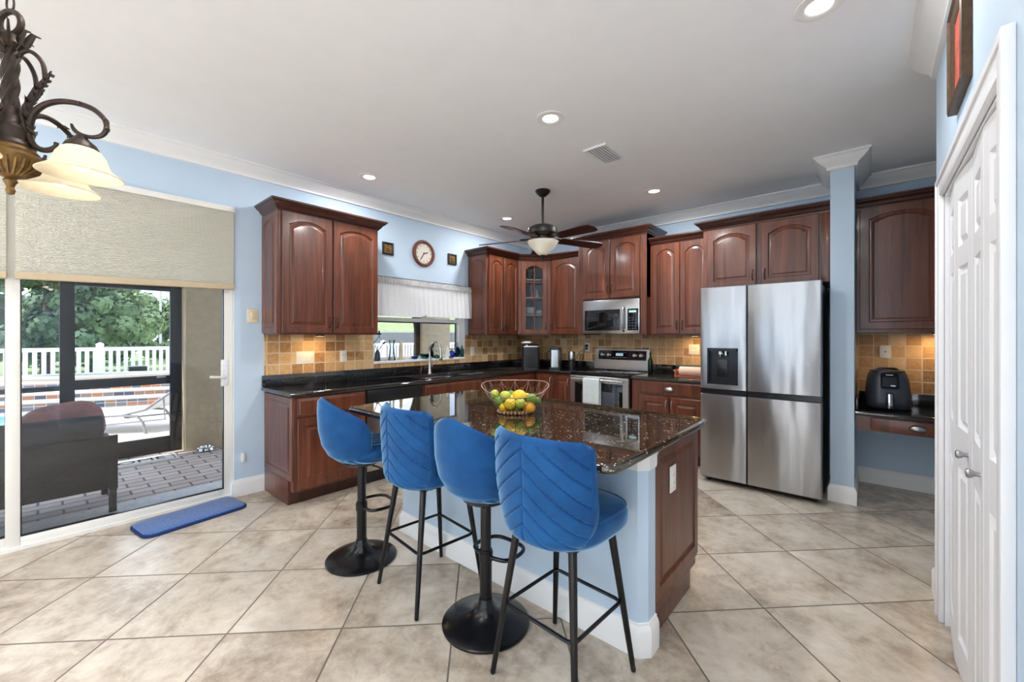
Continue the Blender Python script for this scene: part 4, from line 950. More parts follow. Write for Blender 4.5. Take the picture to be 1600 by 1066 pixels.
# valance
t = thing('valance', 'white gathered valance across the top of the kitchen window', 'curtain', (-4.0, 3.05, 2.0), 0)
def cloth(ya, yb, za, zb, n, rows, amp, x, hem=None):
    return [[Vector((x + amp * (.35 + .65 * j / rows) * math.sin(k * .8 + .7 * math.sin(k * .21)) + .018 * (j / rows), ya + (yb - ya) * k / n + .02 * (j / rows) * (k / n), (za + (zb - za) * j / rows) + (hem(k / n) if hem else 0) * (j / rows))) for k in range(n + 1)] for j in range(rows + 1)]
hem1 = lambda f: .035 * max(0, 1 - abs(f - .98) / .14)
hem2 = lambda f: .03 * max(0, 1 - f / .2)
m = MB(); m.loft(cloth(2.36, 3.02, 1.94, 1.575, 70, 8, .008, -3.985, hem1), False); m.loft(cloth(3.02, 3.765, 1.94, 1.585, 80, 8, .008, -3.985), False); m.build('skirt', 'valance_cloth', t, world=True, ang=3)
m = MB(); m.loft(cloth(2.36, 3.765, 2.0, 1.935, 300, 3, .006, -3.985), False); m.build('rod_pocket', 'pocket_grey', t, world=True, ang=3)
m = MB(); m.tube([(-4.0, 2.36, 1.968), (-4.0, 3.765, 1.968)], .008, 10); m.tube([(XL, 3.755, 1.968), (-4.0, 3.755, 1.968)], .007, 8); m.tube([(XL, 2.37, 1.968), (-4.0, 2.37, 1.968)], .007, 8); m.build('rod', 'white_paint', t, world=True)
# ================================================================ ISLAND
t = thing('kitchen_island', 'island base with pale blue half wall and cherry end panel', 'kitchen island', (-1.58, 2.0, 0))
m = MB(); m.prism([(-2.455, 1.665), (-.745, 1.665), (-.712, 1.70), (-.712, 1.775), (-2.455, 1.775)], .001, .872); m.build('half_wall', 'blue_paint', t, world=True, ang=.3)
m = MB(); m.sweep([(-.712, 1.778), (-.712, 1.70), (-.745, 1.665), (-2.455, 1.665), (-2.455, 1.778)], [(o, z + .001) for o, z in BP]); m.build('skirting', 'white_paint', t, world=True, ang=.4)
m = MB(); m.sweep([(-.712, 1.776), (-.712, 1.70), (-.745, 1.665), (-2.455, 1.665), (-2.455, 1.776)], [(0, .785), (.005, .785), (.008, .80), (.008, .835), (.014, .85), (.026, .864), (.026, .873), (0, .873)]); m.build('capital', 'white_paint', t, world=True, ang=.4)
m = MB(); m.box(-2.45, -.724, 1.775, 2.36, .115, .872); m.build('carcass', 'cherry_wood', t, world=True)
m = MB(); m.box(-2.40, -.745, 1.775, 2.30, .001, .116); m.build('plinth', 'dark_cherry_wood', t, world=True)
m, _ = panel_mb(.585, .69, t=.014, stile=.05, rail=.055, rise=0); m.xf(Matrix.Translation((-.725, 1.777, .175)) @ Matrix.Rotation(G90, 4, 'Z')); m.build('end_panel', 'cherry_wood', t, world=True, ang=.3)
m = MB(); m.box(-.75, -.735, 1.777, 2.31, .001, .175, .002); m.box(-.74, -.716, 1.777, 2.362, .16, .178, .002); m.build('base_strip', 'cherry_wood', t, world=True)
for k in range(4):
    cab_x = -2.44 + .43 * k
    M = Matrix.Translation((-2.44 + .43 * k + .42, 2.36, 0)) @ Matrix.Rotation(PI, 4, 'Z')
    o = cab_door(t, .005, .415, .135, .86, 0, .05, .75); Mi = Matrix(root_matrix(t)).inverted() @ M; o.data.transform(Mi); [c.data.transform(Mi) for c in o.children]
t = thing('island_worktop', 'large brown-black polished granite island top with rounded corners', 'worktop', (-1.58, 1.84, ZU))
def rounded(x0, x1, y0, y1, r, n=6):
    P = []
    for cx, cy, a in ((x1 - r, y0 + r, -90), (x1 - r, y1 - r, 0), (x0 + r, y1 - r, 90), (x0 + r, y0 + r, 180)):
        for k in range(n + 1): q = R_(a + 90 * k / n); P.append((cx + r * math.cos(q), cy + r * math.sin(q)))
    return P
m = MB(); m.slab(rounded(-2.52, -.655, 1.28, 2.40, .06), ZU, ZT, .016); m.build('top', 'brown_granite', t, world=True, ang=.6)
# ================================================================ BAR STOOLS
def sheet(m, fo, fi, nu, nv, rim=.5):
    """closed padded sheet between an outer and an inner surface, with a rounded edge"""
    O = [[m.v(fo(i / nu * 2 - 1, j / nv)) for i in range(nu + 1)] for j in range(nv + 1)]
    I = [[m.v(fi(i / nu * 2 - 1, j / nv)) for i in range(nu + 1)] for j in range(nv + 1)]
    for G, fl in ((O, 0), (I, 1)):
        for j in range(nv):
            for i in range(nu): m.f([G[j][i], G[j][i + 1], G[j + 1][i + 1], G[j + 1][i]])
    bo = [O[0][i] for i in range(nu + 1)] + [O[j][nu] for j in range(1, nv + 1)] + [O[nv][i] for i in range(nu - 1, -1, -1)] + [O[j][0] for j in range(nv - 1, 0, -1)]
    bi = [I[0][i] for i in range(nu + 1)] + [I[j][nu] for j in range(1, nv + 1)] + [I[nv][i] for i in range(nu - 1, -1, -1)] + [I[j][0] for j in range(nv - 1, 0, -1)]
    cen = sum((v.co for v in bo), Vector()) / len(bo); mid = []
    for a, b in zip(bo, bi):
        c = (a.co + b.co) / 2; T = (a.co - b.co); d = (c - cen); d -= T * (d.dot(T) / max(T.length_squared, 1e-9)); d.normalize(); mid.append(m.v(c + d * T.length * rim))
    n = len(bo)
    for i in range(n):
        j = (i + 1) % n; m.f([bo[i], bo[j], mid[j], mid[i]]); m.f([mid[i], mid[j], bi[j], bi[i]])
def chevron_stool(label, loc, rz):
    t = thing('bar_stool', label, 'bar stool', loc, rz, 'blue velvet bar stools with chevron-stitched backs')
    def hw(v): return .236 * (1 - (1 - min(v / .5, 1)) ** 2.2 * .34) * (1 - .02 * max(0, v - .9) / .1)
    def base(u, v):
        w = hw(v); x = u * w
        y = -.235 + .10 * (abs(x) / .24) ** 2.2 - .015 * v + .05 * max(0, 1 - v / .16) ** 2 + .06 * abs(u) ** 2.5 * max(0, 1 - v / .6) ** 1.5
        z = .578 + .395 * v - .012 * (1 - abs(u)) * max(0, (v - .9) / .1) * 0
        if v > .94: x *= 1 - .35 * max(0, (v - .94) / .06) ** 2 * max(0, abs(u) - .9) / .1 * .1
        return Vector((x, y, z))
    def nrm(u, v):
        e = .01; a = base(u + e, v) - base(u - e, v); b = base(u, min(1, v + e)) - base(u, max(0, v - e)); return a.cross(b).normalized()
    def outer(u, v):
        p = base(u, v); n = nrm(u, v); s = (p.z + .80 * abs(p.x)) / .068; g = abs(s - round(s)) * .068; gx = abs(p.x)
        d = .009 * math.exp(-(g / .0046) ** 2) if v > .02 else 0
        d = max(d, .008 * math.exp(-(gx / .0046) ** 2))
        edge = min((1 - abs(u)) * hw(v), (1 - v) * .395, v * .395)
        puff = .006 * min(1, edge / .03)
        if edge < .012: d *= edge / .012
        return p + n * (puff - d)
    def inner(u, v): p = base(u, v); return p - nrm(u, v) * .042
    m = MB(); sheet(m, outer, inner, 110, 150); m.build('backrest', 'blue_velvet', t, ang=1.2)
    m = MB(); L = []
    for r, z in ((.72, .592), (.93, .60), (1, .625), (1, .66), (.965, .682), (.9, .69), (.6, .694), (.02, .695)):
        lp = []
        for k in range(48):
            a = 2 * PI * k / 48; c, s = math.cos(a), math.sin(a); q = (abs(c) ** 3.4 + abs(s) ** 3.4) ** (-1 / 3.4)
            lp.append(Vector((.216 * r * q * c, .022 + .21 * r * q * s, z)))
        L.append(lp)
    m.loft(L); s = m.build('seat', 'blue_velvet', t, ang=.9)
    m = MB(); pts = []
    for k in range(48):
        a = 2 * PI * k / 48; c, s_ = math.cos(a), math.sin(a); q = (abs(c) ** 3.4 + abs(s_) ** 3.4) ** (-1 / 3.4); pts.append((.209 * q * c, .022 + .203 * q * s_, .683))
    m.tube(pts, .0045, 6, closed=True); m.build('piping', 'blue_velvet', s)
    m = MB(); m.box(-.15, .15, -.14, .16, .577, .594, .004); m.build('seat_frame', 'black_metal', t)
    for sx in (-1, 1):
        for sy in (-1, 1):
            m = MB(); m.tube([(sx * .135, sy * .13 + .005, .585), (sx * .2, sy * .2, .012)], [.0165, .0105], 14); m.lathe([(.008, .0005), (.0105, .004), (.0105, .014)], (sx * .2005, sy * .2005, 0), 12); m.build('leg', 'black_metal', t)
    k = .166; r = .03; pts = []
    for cx, cy, a in ((k - r, -k + r, -90), (k - r, k - r, 0), (-k + r, k - r, 90), (-k + r, -k + r, 180)):
        for i in range(5): q = R_(a + 90 * i / 4); pts.append((cx + r * math.cos(q), cy + r * math.sin(q), .285))
    m = MB(); m.tube(pts, .0075, 8, closed=True); m.build('footrest', 'black_metal', t)
    return t
st = chevron_stool('blue velvet bar stool with chevron-stitched back, nearest the corner of the island', (-.935, 1.39, 0), R_(-3))
dup(st, (-1.812, 1.405, 0), R_(-6), 'blue velvet bar stool with chevron-stitched back, between the two round pedestal stools')
def pedestal_stool(label, loc, rz):
    t = thing('bar_stool', label, 'bar stool', loc, rz, 'round blue velvet pedestal stools')
    A = R_(84)
    def top(u): a = abs(u); return .985 - .15 * a ** 1.5 - .05 * max(0, (a - .8) / .2) ** 2.5
    def base(u, v):
        ph = u * A; z0 = .60; zt = top(u); z = z0 + (zt - z0) * v; h = (z - z0) / .385
        prof = ((0, .42), (.06, .66), (.16, .84), (.32, .96), (.55, 1.01), (.8, 1.0), (1.01, .96))
        for (a, ra), (b, rb) in zip(prof, prof[1:]):
            if h <= b + 1e-6: f = (h - a) / (b - a); f = f * f * (3 - 2 * f) * .4 + f * .6; rf = ra + (rb - ra) * f; break
        lean = -.03 * h * math.cos(ph)
        return Vector((.231 * rf * math.sin(ph), -.225 * rf * math.cos(ph) + lean, z))
    def inner(u, v):
        p = base(u * .985, v); q = Vector((p.x, p.y, 0)); q = q.normalized() if q.length > 1e-6 else q
        return p - q * .036 + Vector((0, 0, .02 * (1 - v)))
    m = MB(); sheet(m, base, inner, 72, 40); m.build('backrest', 'blue_velvet', t, ang=1.3)
    m = MB(); L = []
    for r, z in ((.45, .60), (.74, .612), (.92, .635), (1, .665), (.985, .695), (.9, .715), (.6, .724), (.02, .726)):
        L.append([Vector((.212 * r * math.cos(a), .035 + .212 * r * math.sin(a), z)) for a in (2 * PI * k / 48 for k in range(48))])
    m.loft(L); m.build('seat', 'blue_velvet_channelled', t, ang=1.2)
    m = MB(); m.lathe([(.02, .575), (.095, .58), (.11, .59), (.11, .602), (.02, .606)], seg=28); m.build('seat_plate', 'black_metal', t)
    m = MB(); m.lathe([(.029, .09), (.029, .33), (.031, .332), (.031, .345), (.025, .35), (.025, .58)], seg=24); m.build('post', 'black_metal', t, ang=.5)
    m = MB(); m.lathe([(.203, .0006), (.206, .004), (.206, .010), (.198, .0155), (.15, .026), (.1, .040), (.07, .053), (.05, .070), (.038, .092), (.032, .115), (.03, .118)], seg=56); m.build('base', 'black_metal', t, ang=.6)
    m = MB(); pts = [(-.028, 0, .315), (-.095, .02, .315), (-.115, .06, .315), (-.115, .12, .315), (-.095, .165, .315), (-.05, .185, .315), (.05, .185, .315), (.095, .165, .315), (.115, .12, .315), (.115, .06, .315), (.095, .02, .315), (.028, 0, .315)]
    m.tube(smooth_path(pts), .0095, 10); m.lathe([(.034, .295), (.034, .335)], seg=20); m.build('footrest', 'black_metal', t)
    m = MB(); m.tube([(.02, .03, .572), (.09, .06, .568), (.15, .09, .555), (.19, .11, .525)], [.005, .005, .005, .006], 8); m.build('lever', 'black_metal', t)
    return t
st = pedestal_stool('blue velvet bucket stool on a black pedestal at the far left end of the island', (-2.35, 1.30, 0), R_(-10))
dup(st, (-1.378, 1.395, 0), R_(0), 'blue velvet bucket stool on a black pedestal between the two chevron-backed stools')
# ================================================================ FRUIT BASKET
BC = Fv * 2.40 + Rv * (5 / 644.4 * 2.40); BZ = ZT + .0005
t = thing('fruit_basket', 'copper wire boat-shaped fruit basket on the island top', 'fruit basket', (BC.x, BC.y, BZ), YAW)
rim = lambda a: Vector((.195 * math.cos(a), .135 * math.sin(a), .15 + .036 * math.sin(a) + .012 * math.cos(2 * a)))
m = MB(); m.tube([rim(2 * PI * k / 48) for k in range(48)], .0035, 8, closed=True); m.build('rim', 'basket_wire', t)
m = MB()
for k in range(28): a = 2 * PI * k / 28; m.ball((.098 * math.cos(a), .08 * math.sin(a), .0095), .0092, seg=10, ring=6)
m.tube([(.09 * math.cos(a), .072 * math.sin(a), .018) for a in (2 * PI * k / 32 for k in range(32))], .003, 6, closed=True); m.build('bead_ring', 'basket_bead', t)
def bw(a, f):
    b = Vector((.09 * math.cos(a), .072 * math.sin(a), .018)); r = rim(a); g = f ** 1.25
    p = b.lerp(r, f); return Vector((b.x + (r.x - b.x) * g ** .8, b.y + (r.y - b.y) * g ** .8, b.z + (r.z - b.z) * g))
m = MB()
for k in range(14):
    a = 2 * PI * (k + .5) / 14; m.tube([bw(a, f / 6) for f in range(7)], .0017, 6)
for k in range(14):
    a = 2 * PI * (k + .5) / 14; da = 2 * PI / 14
    m.tube([bw(a, 1), bw(a + da * .5, .62), bw(a + da, .95)], .0013, 5); m.tube([bw(a, .55), bw(a + da * .5, .78), bw(a + da, .5)], .0013, 5)
for k in range(6):
    f = (k - 2.5) / 3; m.tube([(-.088 * math.sqrt(max(0, 1 - f * f)), .07 * f, .017), (.088 * math.sqrt(max(0, 1 - f * f)), .07 * f, .017)], .0015, 5)
m.build('wire_side', 'basket_wire', t)
def fruit(name, label, cat, mat, u, v, d, r, e=1.12, tip=False):
    p = Vector((0, 0, CAMH)) + (Fv + Rv * ((u - 800) / 644.4) + Vector((0, 0, (525.6 - v) / 644.4))) * d
    a = random.uniform(0, 6.28); M = Matrix.Rotation(a, 4, 'Z') @ Matrix.Rotation(random.uniform(-.5, .5), 4, 'Y')
    m = MB(); prof = []
    for i in range(13):
        th = PI * i / 12; x = -math.cos(th); rr = math.sin(th); xx = x * e + (.16 * abs(x) ** 9 * (1 if x > 0 else -1) if tip else 0); prof.append((max(rr, .02) * r, xx * r))
    m.lathe(prof, (0, 0, 0), 20, M @ Matrix.Rotation(PI / 2, 4, 'Y')); o = m.build(name, mat); o.location = p; tag(o, label, cat, 'lemons and limes in the wire basket'); return o
fruit('lime', 'pale yellow-green lime at the left end of the fruit pile', 'lime', 'yellow_lime_skin', 773, 616, 2.40, .026)
fruit('lime', 'dark green lime low at the left, under the pale one', 'lime', 'lime_skin', 780, 627.5, 2.37, .028)
fruit('lime', 'yellow-green lime on top of the pile, second from the left', 'lime', 'yellow_lime_skin', 789.5, 619, 2.385, .03)
fruit('lime', 'small green lime at the back, left of the big lemon', 'lime', 'lime_skin', 798.5, 617, 2.45, .025)
fruit('lemon', 'biggest lemon on top in the middle of the fruit pile', 'lemon', 'lemon_skin', 811.6, 619, 2.40, .037, tip=True)
fruit('lemon', 'lemon in front, left of the round yellow-green lime', 'lemon', 'lemon_skin', 797.5, 631.5, 2.34, .032, tip=True)
fruit('lemon', 'lemon lowest at the front left, beside the bead ring', 'lemon', 'lemon_skin', 786.5, 636.5, 2.36, .026, tip=True)
fruit('lime', 'round yellow-green lime in the front middle of the pile', 'lime', 'yellow_lime_skin', 813, 630.5, 2.335, .029, 1.03)
fruit('lime', 'dark green lime at the bottom under the round yellow-green one', 'lime', 'lime_skin', 808, 638, 2.38, .029)
fruit('orange', 'orange-yellow fruit low at the front right of the basket', 'citrus fruit', 'orange_skin', 826.7, 637, 2.36, .034, 1.05)
fruit('lime', 'lime on top, just right of the big lemon', 'lime', 'yellow_lime_skin', 822.5, 621.5, 2.42, .027)
fruit('lime', 'large green lime on top at the right', 'lime', 'lime_skin', 830.6, 623.5, 2.375, .031)
fruit('lime', 'small green lime at the right end of the fruit pile', 'lime', 'lime_skin', 838.5, 627, 2.41, .025)
fruit('lemon', 'lemon half hidden in the middle behind the front lemon', 'lemon', 'lemon_skin', 800.5, 624.5, 2.41, .028, tip=True)
# ================================================================ THINGS ON THE COUNTERS
t = thing('ice_maker', 'black countertop ice maker in the corner with a pale rim round its lid', 'ice maker', (-3.60, 4.53, ZT), PI / 4 - .05)
m = MB(); m.prism(rounded(-.12, .12, -.16, .16, .04), .012, .30); m.build('body', 'black_plastic', t, bev=.004)
m = MB(); m.prism(rounded(-.115, .115, -.155, .155, .04), .001, .013); m.build('base', 'dark_grey', t)
m = MB(); m.loft([[Vector((x * s, y * s, z)) for x, y in rounded(-.122, .122, -.162, .162, .042)] for s, z in ((1, .298), (1.0, .306), (.985, .312))]); m.build('rim_band', 'silver_knob', t)
m = MB(); m.loft([[Vector((x * s, y * s, z)) for x, y in rounded(-.112, .112, -.15, .15, .04)] for s, z in ((1, .311), (.98, .33), (.85, .338))]); m.build('lid', 'black_glass', t)
m = MB(); m.box(-.07, -.03, -.162, -.158, .20, .215); m.build('button', 'dark_grey', t)
o = MB(); o.lathe([(.055, 0), (.075, .012), (.06, .03), (.03, .038), (.002, .038)], seg=20, sx=1.1); q = o.build('scoop', 'plastic_white'); q.location = (-3.66, 4.52, ZT + .339); tag(q, 'small white scoop lying on top of the black ice maker', 'scoop')
t = thing('coffee_maker', 'tall silver coffee machine beside the black ice maker', 'coffee maker', (-3.29, 4.70, ZT), R_(28))
m = MB(); m.box(-.075, .075, -.13, .13, .001, .02, .004); m.box(-.075, .075, .02, .13, .02, .27, .006); m.build('body', 'black_plastic', t)
m = MB(); m.prism(rounded(-.066, .066, -.10, .06, .03), .022, .262); m.build('tank', 'stainless', t, bev=.003)
m = MB(); m.box(-.07, .07, -.115, .12, .262, .295, .008); m.box(-.04, .04, -.06, .05, .295, .305, .004); m.build('lid', 'black_plastic', t)
m = MB(); m.tube([(-.08, -.02, .24), (-.11, -.03, .23), (-.115, -.03, .14), (-.08, -.02, .11)], .009, 8); m.build('handle', 'black_plastic', t)
t = thing('coffee_grinder', 'small silver-topped coffee grinder next to the socket', 'coffee grinder', (-3.09, 4.80, ZT), R_(10))
m = MB(); m.lathe([(.05, .001), (.052, .02), (.045, .11), (.045, .13)], seg=24); m.build('base', 'black_plastic', t)
m = MB(); m.lathe([(.046, .13), (.048, .15), (.048, .225), (.04, .238), (.002, .24)], seg=24); m.build('canister', 'stainless', t)
m = MB(); m.tube([(-2.985, YB - .03, 1.222), (-3.0, YB - .07, 1.2), (-3.0, YB - .09, 1.1), (-3.03, YB - .1, .98), (-3.06, YB - .17, .93), (-3.08, 4.84, .925)], .005, 7); m.box(-3.01, -2.97, YB - .04, YB - .015, 1.205, 1.24, .004); o = m.build('power_cord', 'black_plastic'); tag(o, 'black power cord hanging from the socket to the coffee grinder', 'cord')
m = MB(); m.tube([(-2.985, YB - .03, 1.18), (-3.03, YB - .06, 1.16), (-3.09, YB - .06, 1.13), (-3.15, YB - .09, 1.0), (-3.22, 4.83, .93)], .004, 7); m.box(-3.005, -2.972, YB - .035, YB - .015, 1.168, 1.195, .004); o = m.build('power_cord', 'black_plastic'); tag(o, 'second black cord looping from the socket to the silver coffee machine', 'cord')
t = thing('paper_roll', 'roll of pale pink paper in a wooden holder on the worktop by the fridge', 'paper roll', (-1.45, 4.72, ZT), 0)
RyM = Matrix.Rotation(PI / 2, 4, 'Y')
m = MB(); m.lathe([(.012, -.16), (.05, -.16), (.05, .16), (.012, .16)], (0, 0, .058), 28, RyM); m.build('roll', 'paper', t, ang=.5)
m = MB(); m.tube([(-.235, 0, .058), (.225, 0, .058)], .010, 12); m.build('rod', 'wood_light', t)
m = MB(); m.box(-.205, -.19, -.05, .05, .001, .075, .003); m.box(.185, .20, -.05, .05, .001, .075, .003); m.box(-.205, .2, -.06, .06, .0008, .006); m.build('holder', 'wood_light', t)
t = thing('oil_bottle', 'slim dark olive bottle beside the range', 'bottle', (-1.945, 4.70, ZT))
m = MB(); m.lathe([(.026, .0006), (.028, .006), (.028, .15), (.022, .175), (.011, .195), (.010, .235)], seg=20); m.build('glass', 'green_glass', t)
m = MB(); m.lathe([(.012, .235), (.012, .255), (.002, .256)], seg=14); m.build('cap', 'black_plastic', t)
m = MB(); m.lathe([(.002, .008), (.0265, .008), (.0265, .15), (.02, .17), (.002, .17)], seg=20); m.build('contents', 'olive_oil', t)
# air fryer on the desk
t = thing('air_fryer', 'dark grey air fryer with chrome-striped handle on the built-in desk', 'air fryer', (.105, 4.72, .748), R_(4))
rr = lambda s, z, dy=0: [Vector((x * s, y * s + dy, z)) for x, y in rounded(-.142, .142, -.155, .155, .09, 8)]
m = MB(); m.loft([rr(.93, .014), rr(1, .03), rr(1, .07), rr(.97, .16), rr(.9, .25), rr(.82, .295), rr(.74, .31)]); m.build('body', 'dark_grey', t, ang=.8)
m = MB(); m.loft([rr(.85, .0008), rr(.9, .015)]); m.build('base', 'black_plastic', t)
m = MB(); m.loft([rr(.77, .305), rr(.76, .318), rr(.5, .325)]); m.tube([(-.07, 0, .322), (-.05, 0, .335), (.05, 0, .335), (.07, 0, .322)], .008, 8); m.build('lid', 'black_plastic', t)
MT = Matrix.Translation((0, -.148, .235)) @ Matrix.Rotation(R_(-14), 4, 'X')
m = MB(); m.prism(rounded(-.055, .055, -.06, .07, .015), 0, .012); m.xf(MT @ MXr); m.build('control_panel', 'black_glass', t)
m = MB(); m.prism(rounded(-.044, .044, -.045, .035, .004), .012, .0128); m.xf(MT @ MXr); m.build('display', 'charcoal', t)
m = MB(); m.box(-.022, .022, -.0132, -.0122, .05, .056); m.box(.006, .034, -.0135, -.0125, -.04, -.03); m.xf(MT); m.build('badge', 'shelf_white', t)
m = MB(); m.box(-.024, .024, -.215, -.14, .02, .145, .008); m.build('handle', 'charcoal', t)
m = MB(); m.box(-.013, .013, -.2165, -.213, .025, .14, .001); m.build('handle_strip', 'chrome', t)
m = MB(); m.lathe([(.02, .0006), (.045, .02), (.055, .06), (.045, .1), (.02, .12), (.002, .122)], seg=20); o = m.build('jar', 'pink_ceramic'); o.location = (.475, 4.80, .7485); tag(o, 'pink ceramic jar at the right edge of the desk, half hidden by the pantry wall', 'jar')
# ---- things on the window sill
ZS = WN[2] + .0185
def sill(name, label, cat, y, prof, mat, x=-4.075, seg=18, **k):
    m = MB(); m.lathe(prof, seg=seg, **k); o = m.build(name, mat); o.location = (x, y, ZS); tag(o, label, cat, 'things on the window sill'); return o
t = thing('wire_ornament', 'black wire diamond-shaped ornament with leaves at the left end of the window sill', 'ornament', (-4.075, 2.44, ZS), 0)
m = MB(); m.lathe([(.028, .0006), (.03, .01), (.026, .09), (.018, .105), (.012, .12)], seg=16); m.build('base', 'dark_grey', t)
m = MB(); m.tube([(0, 0, .10), (0, .07, .19), (0, .02, .27), (0, -.04, .2), (0, 0, .11)], .004, 6); m.tube([(0, .02, .27), (0, .02, .30)], .004, 6); m.build('wire', 'black_metal', t)
for y, z, a in ((.07, .19, .6), (-.045, .2, 2.2), (.02, .3, 1.57), (.0, .295, .2), (.04, .295, 2.9)):
    m = MB(); m.ball((0, y + .015 * math.cos(a), z + .015 * math.sin(a)), .004, .024, .01, 10, 6, Matrix.Rotation(a, 4, 'X')); m.build('leaf', 'black_metal', t)
sill('glass_vase', 'tall clear glass vase on the window sill, second from the left', 'vase', 2.62, [(.035, .0006), (.04, .01), (.03, .08), (.022, .16), (.035, .23), (.032, .23), (.019, .16), (.026, .08), (.003, .012)], 'clear_glass')
sill('glass_figurine', 'white frosted figurine standing right of the tall clear vase', 'figurine', 2.74, [(.03, .0006), (.032, .01), (.02, .03), (.022, .1), (.013, .15), (.018, .19), (.003, .22)], 'lamp_glass')
sill('glass_dish', 'small dark blue glass dish on the window sill', 'dish', 2.93, [(.018, .0006), (.035, .012), (.045, .035), (.041, .035), (.03, .014), (.003, .006)], 'blue_glass')
sill('glass_bowl', 'fluted aqua glass bowl on the window sill', 'bowl', 3.08, [(.03, .0006), (.05, .02), (.075, .06), (.07, .06), (.045, .022), (.003, .008)], 'aqua_glass')
t = thing('glass_plate', 'round clear glass plate standing upright on the window sill', 'plate', (-4.09, 3.235, ZS), G90)
m = MB(); m.lathe([(.002, .0), (.06, .002), (.085, .01), (.102, .014), (.100, .018), (.08, .014), (.002, .006)], seg=36, M=MXr, cap=False); m.xf(Matrix.Translation((0, 0, .103))); m.build('disc', 'clear_glass', t)
m = MB(); m.lathe([(.002, .016), (.013, .016), (.013, .012)], seg=14, M=MXr, cap=False); m.xf(Matrix.Translation((.02, 0, .09))); m.build('flower_mark', 'mauve_fabric', t)
sill('glass_frog', 'small green glass lump in front of the upright round plate', 'ornament', 3.24, [(.03, .0006), (.04, .015), (.032, .035), (.003, .045)], 'green_glass', -4.055)
m = MB(); m.loft([[Vector((x, y, z)) for y, z in ((-.045, .0006), (.045, .0006), (.012, .13), (-.005, .15))] for x in (-.006, .006)]); o = m.build('sail_ornament', 'plastic_white', bev=.002); o.location = (-4.06, 3.42, ZS); tag(o, 'cream sail-shaped ornament on the sill behind the tap', 'ornament', 'things on the window sill')
sill('pebble', 'dark flat pebble lying right of the cream sail ornament', 'pebble', 3.455, [(.01, .0006), (.03, .006), (.028, .014), (.003, .018)], 'black_plastic', -4.03)
sill('blue_vase', 'round cobalt blue vase with white neck on the sill', 'vase', 3.50, [(.02, .0006), (.042, .03), (.045, .05), (.03, .075), (.016, .085)], 'blue_glass')
sill('stopper', 'white ruffled flower top in the cobalt vase', 'flower', 3.50, [(.012, .086), (.03, .10), (.034, .118), (.012, .112), (.002, .11)], 'lamp_glass', seg=12)
sill('blue_plate', 'oval blue glass disc standing on the sill near the right end', 'plate', 3.60, [(.012, .0006), (.035, .03), (.042, .07), (.03, .12), (.003, .135)], 'blue_glass', sx=.4)
sill('clear_bottle', 'clear glass bottle behind the oval blue disc', 'bottle', 3.625, [(.03, .0006), (.032, .08), (.03, .11), (.012, .14), (.011, .19), (.002, .191)], 'clear_glass', -4.11)
sill('green_bottle', 'green glass bottle at the right end of the window sill', 'bottle', 3.665, [(.018, .0006), (.024, .02), (.024, .09), (.012, .12), (.01, .15), (.002, .151)], 'green_glass', -4.06)
# ---- rug
t = thing('door_rug', 'small blue plush rug on the tiles in front of the sliding door', 'rug', (-3.845, .76, .0005), R_(8))
def rug_outline(s): return [(x * s[0], y * s[1]) for x, y in rounded(-.172, .172, -.325, .325, .07, 8)]
m = MB(); m.loft([[Vector((x, y, z)) for x, y in rug_outline(s)] for s, z in (((1, 1), 0), ((1, 1), .012), ((.97, .985), .018), ((.93, .965), .019))]); m.build('binding', 'rug_edge', t)
m = MB(); m.loft([[Vector((x, y, z)) for x, y in rug_outline(s)] for s, z in (((.95, .975), .012), ((.94, .968), .021), ((.9, .95), .024), ((.5, .5), .0245))]); m.build('pile', 'rug_blue', t)
# ================================================================ OUTSIDE: PATIO
ZO = -.03
m = MB(); m.box(-6.45, -4.21, -6, 9, -.3, ZO); struct(m.build('patio_ground', 'pavers', smooth=False), 'patio floor of elongated grey pavers', 'paving')
m = MB(); m.box(-4.66, -4.212, DW0, DW1 + .2, ZO, ZO + .014); struct(m.build('threshold_slab', 'threshold', smooth=False), 'pale stone threshold outside the sliding door', 'threshold')
m = MB(); m.box(-6.6, -4.21, -6, 9, 2.62, 2.75); struct(m.build('patio_ceiling', 'white_paint', smooth=False), 'white patio ceiling', 'ceiling')
m = MB(); m.box(-6.55, -6.35, -6, 9, 2.25, 2.62); struct(m.build('patio_beam', 'stucco', smooth=False), 'stucco beam along the open side of the patio', 'beam')
for i, (a, b) in enumerate(((1.158, 1.95), (4.70, 5.27))):
    m = MB(); m.box(-6.55, -6.185, a, b, ZO + .001, 2.25, .01); struct(m.build('patio_column', 'stucco'), ['tan stucco column beside the screen door', 'tan stucco column seen through the kitchen window'][i], 'column')
t = thing('screen_door', 'dark bronze patio screen door and fixed side panel with solid kick plate', 'screen door', (-6.4, .65, ZO))
def sbar(y0, y1, z0, z1, d=.03): m.box(-6.4 - d, -6.4 + d, y0, y1, z0, z1, .003)
m = MB(); sbar(.148, .258, ZO + .001, 2.25); sbar(1.048, 1.156, ZO + .001, 2.25); sbar(.258, 1.048, 1.895, 2.02); m.build('door_frame', 'dark_bronze', t, world=True)
m = MB(); sbar(.258, 1.048, .785, .885, .022); m.build('mid_rail', 'dark_bronze', t, world=True)
m = MB(); sbar(.258, 1.048, ZO + .005, .155, .02); m.build('kick_plate', 'dark_bronze', t, world=True)
m = MB(); sbar(-2.4, .148, .785, .835, .022); sbar(-2.4, .148, ZO + .005, .12, .02); sbar(-1.3, -1.2, ZO + .001, 2.25); sbar(-2.5, -2.4, ZO + .001, 2.25); m.build('side_panel', 'dark_bronze', t, world=True)
m = MB(); m.box(-6.37, -6.355, .92, .97, .86, .875, .002); m.tube([(-6.375, .93, .872), (-6.335, .94, .872), (-6.335, 1.0, .872)], .008, 8); m.build('latch', 'silver_knob', t, world=True)
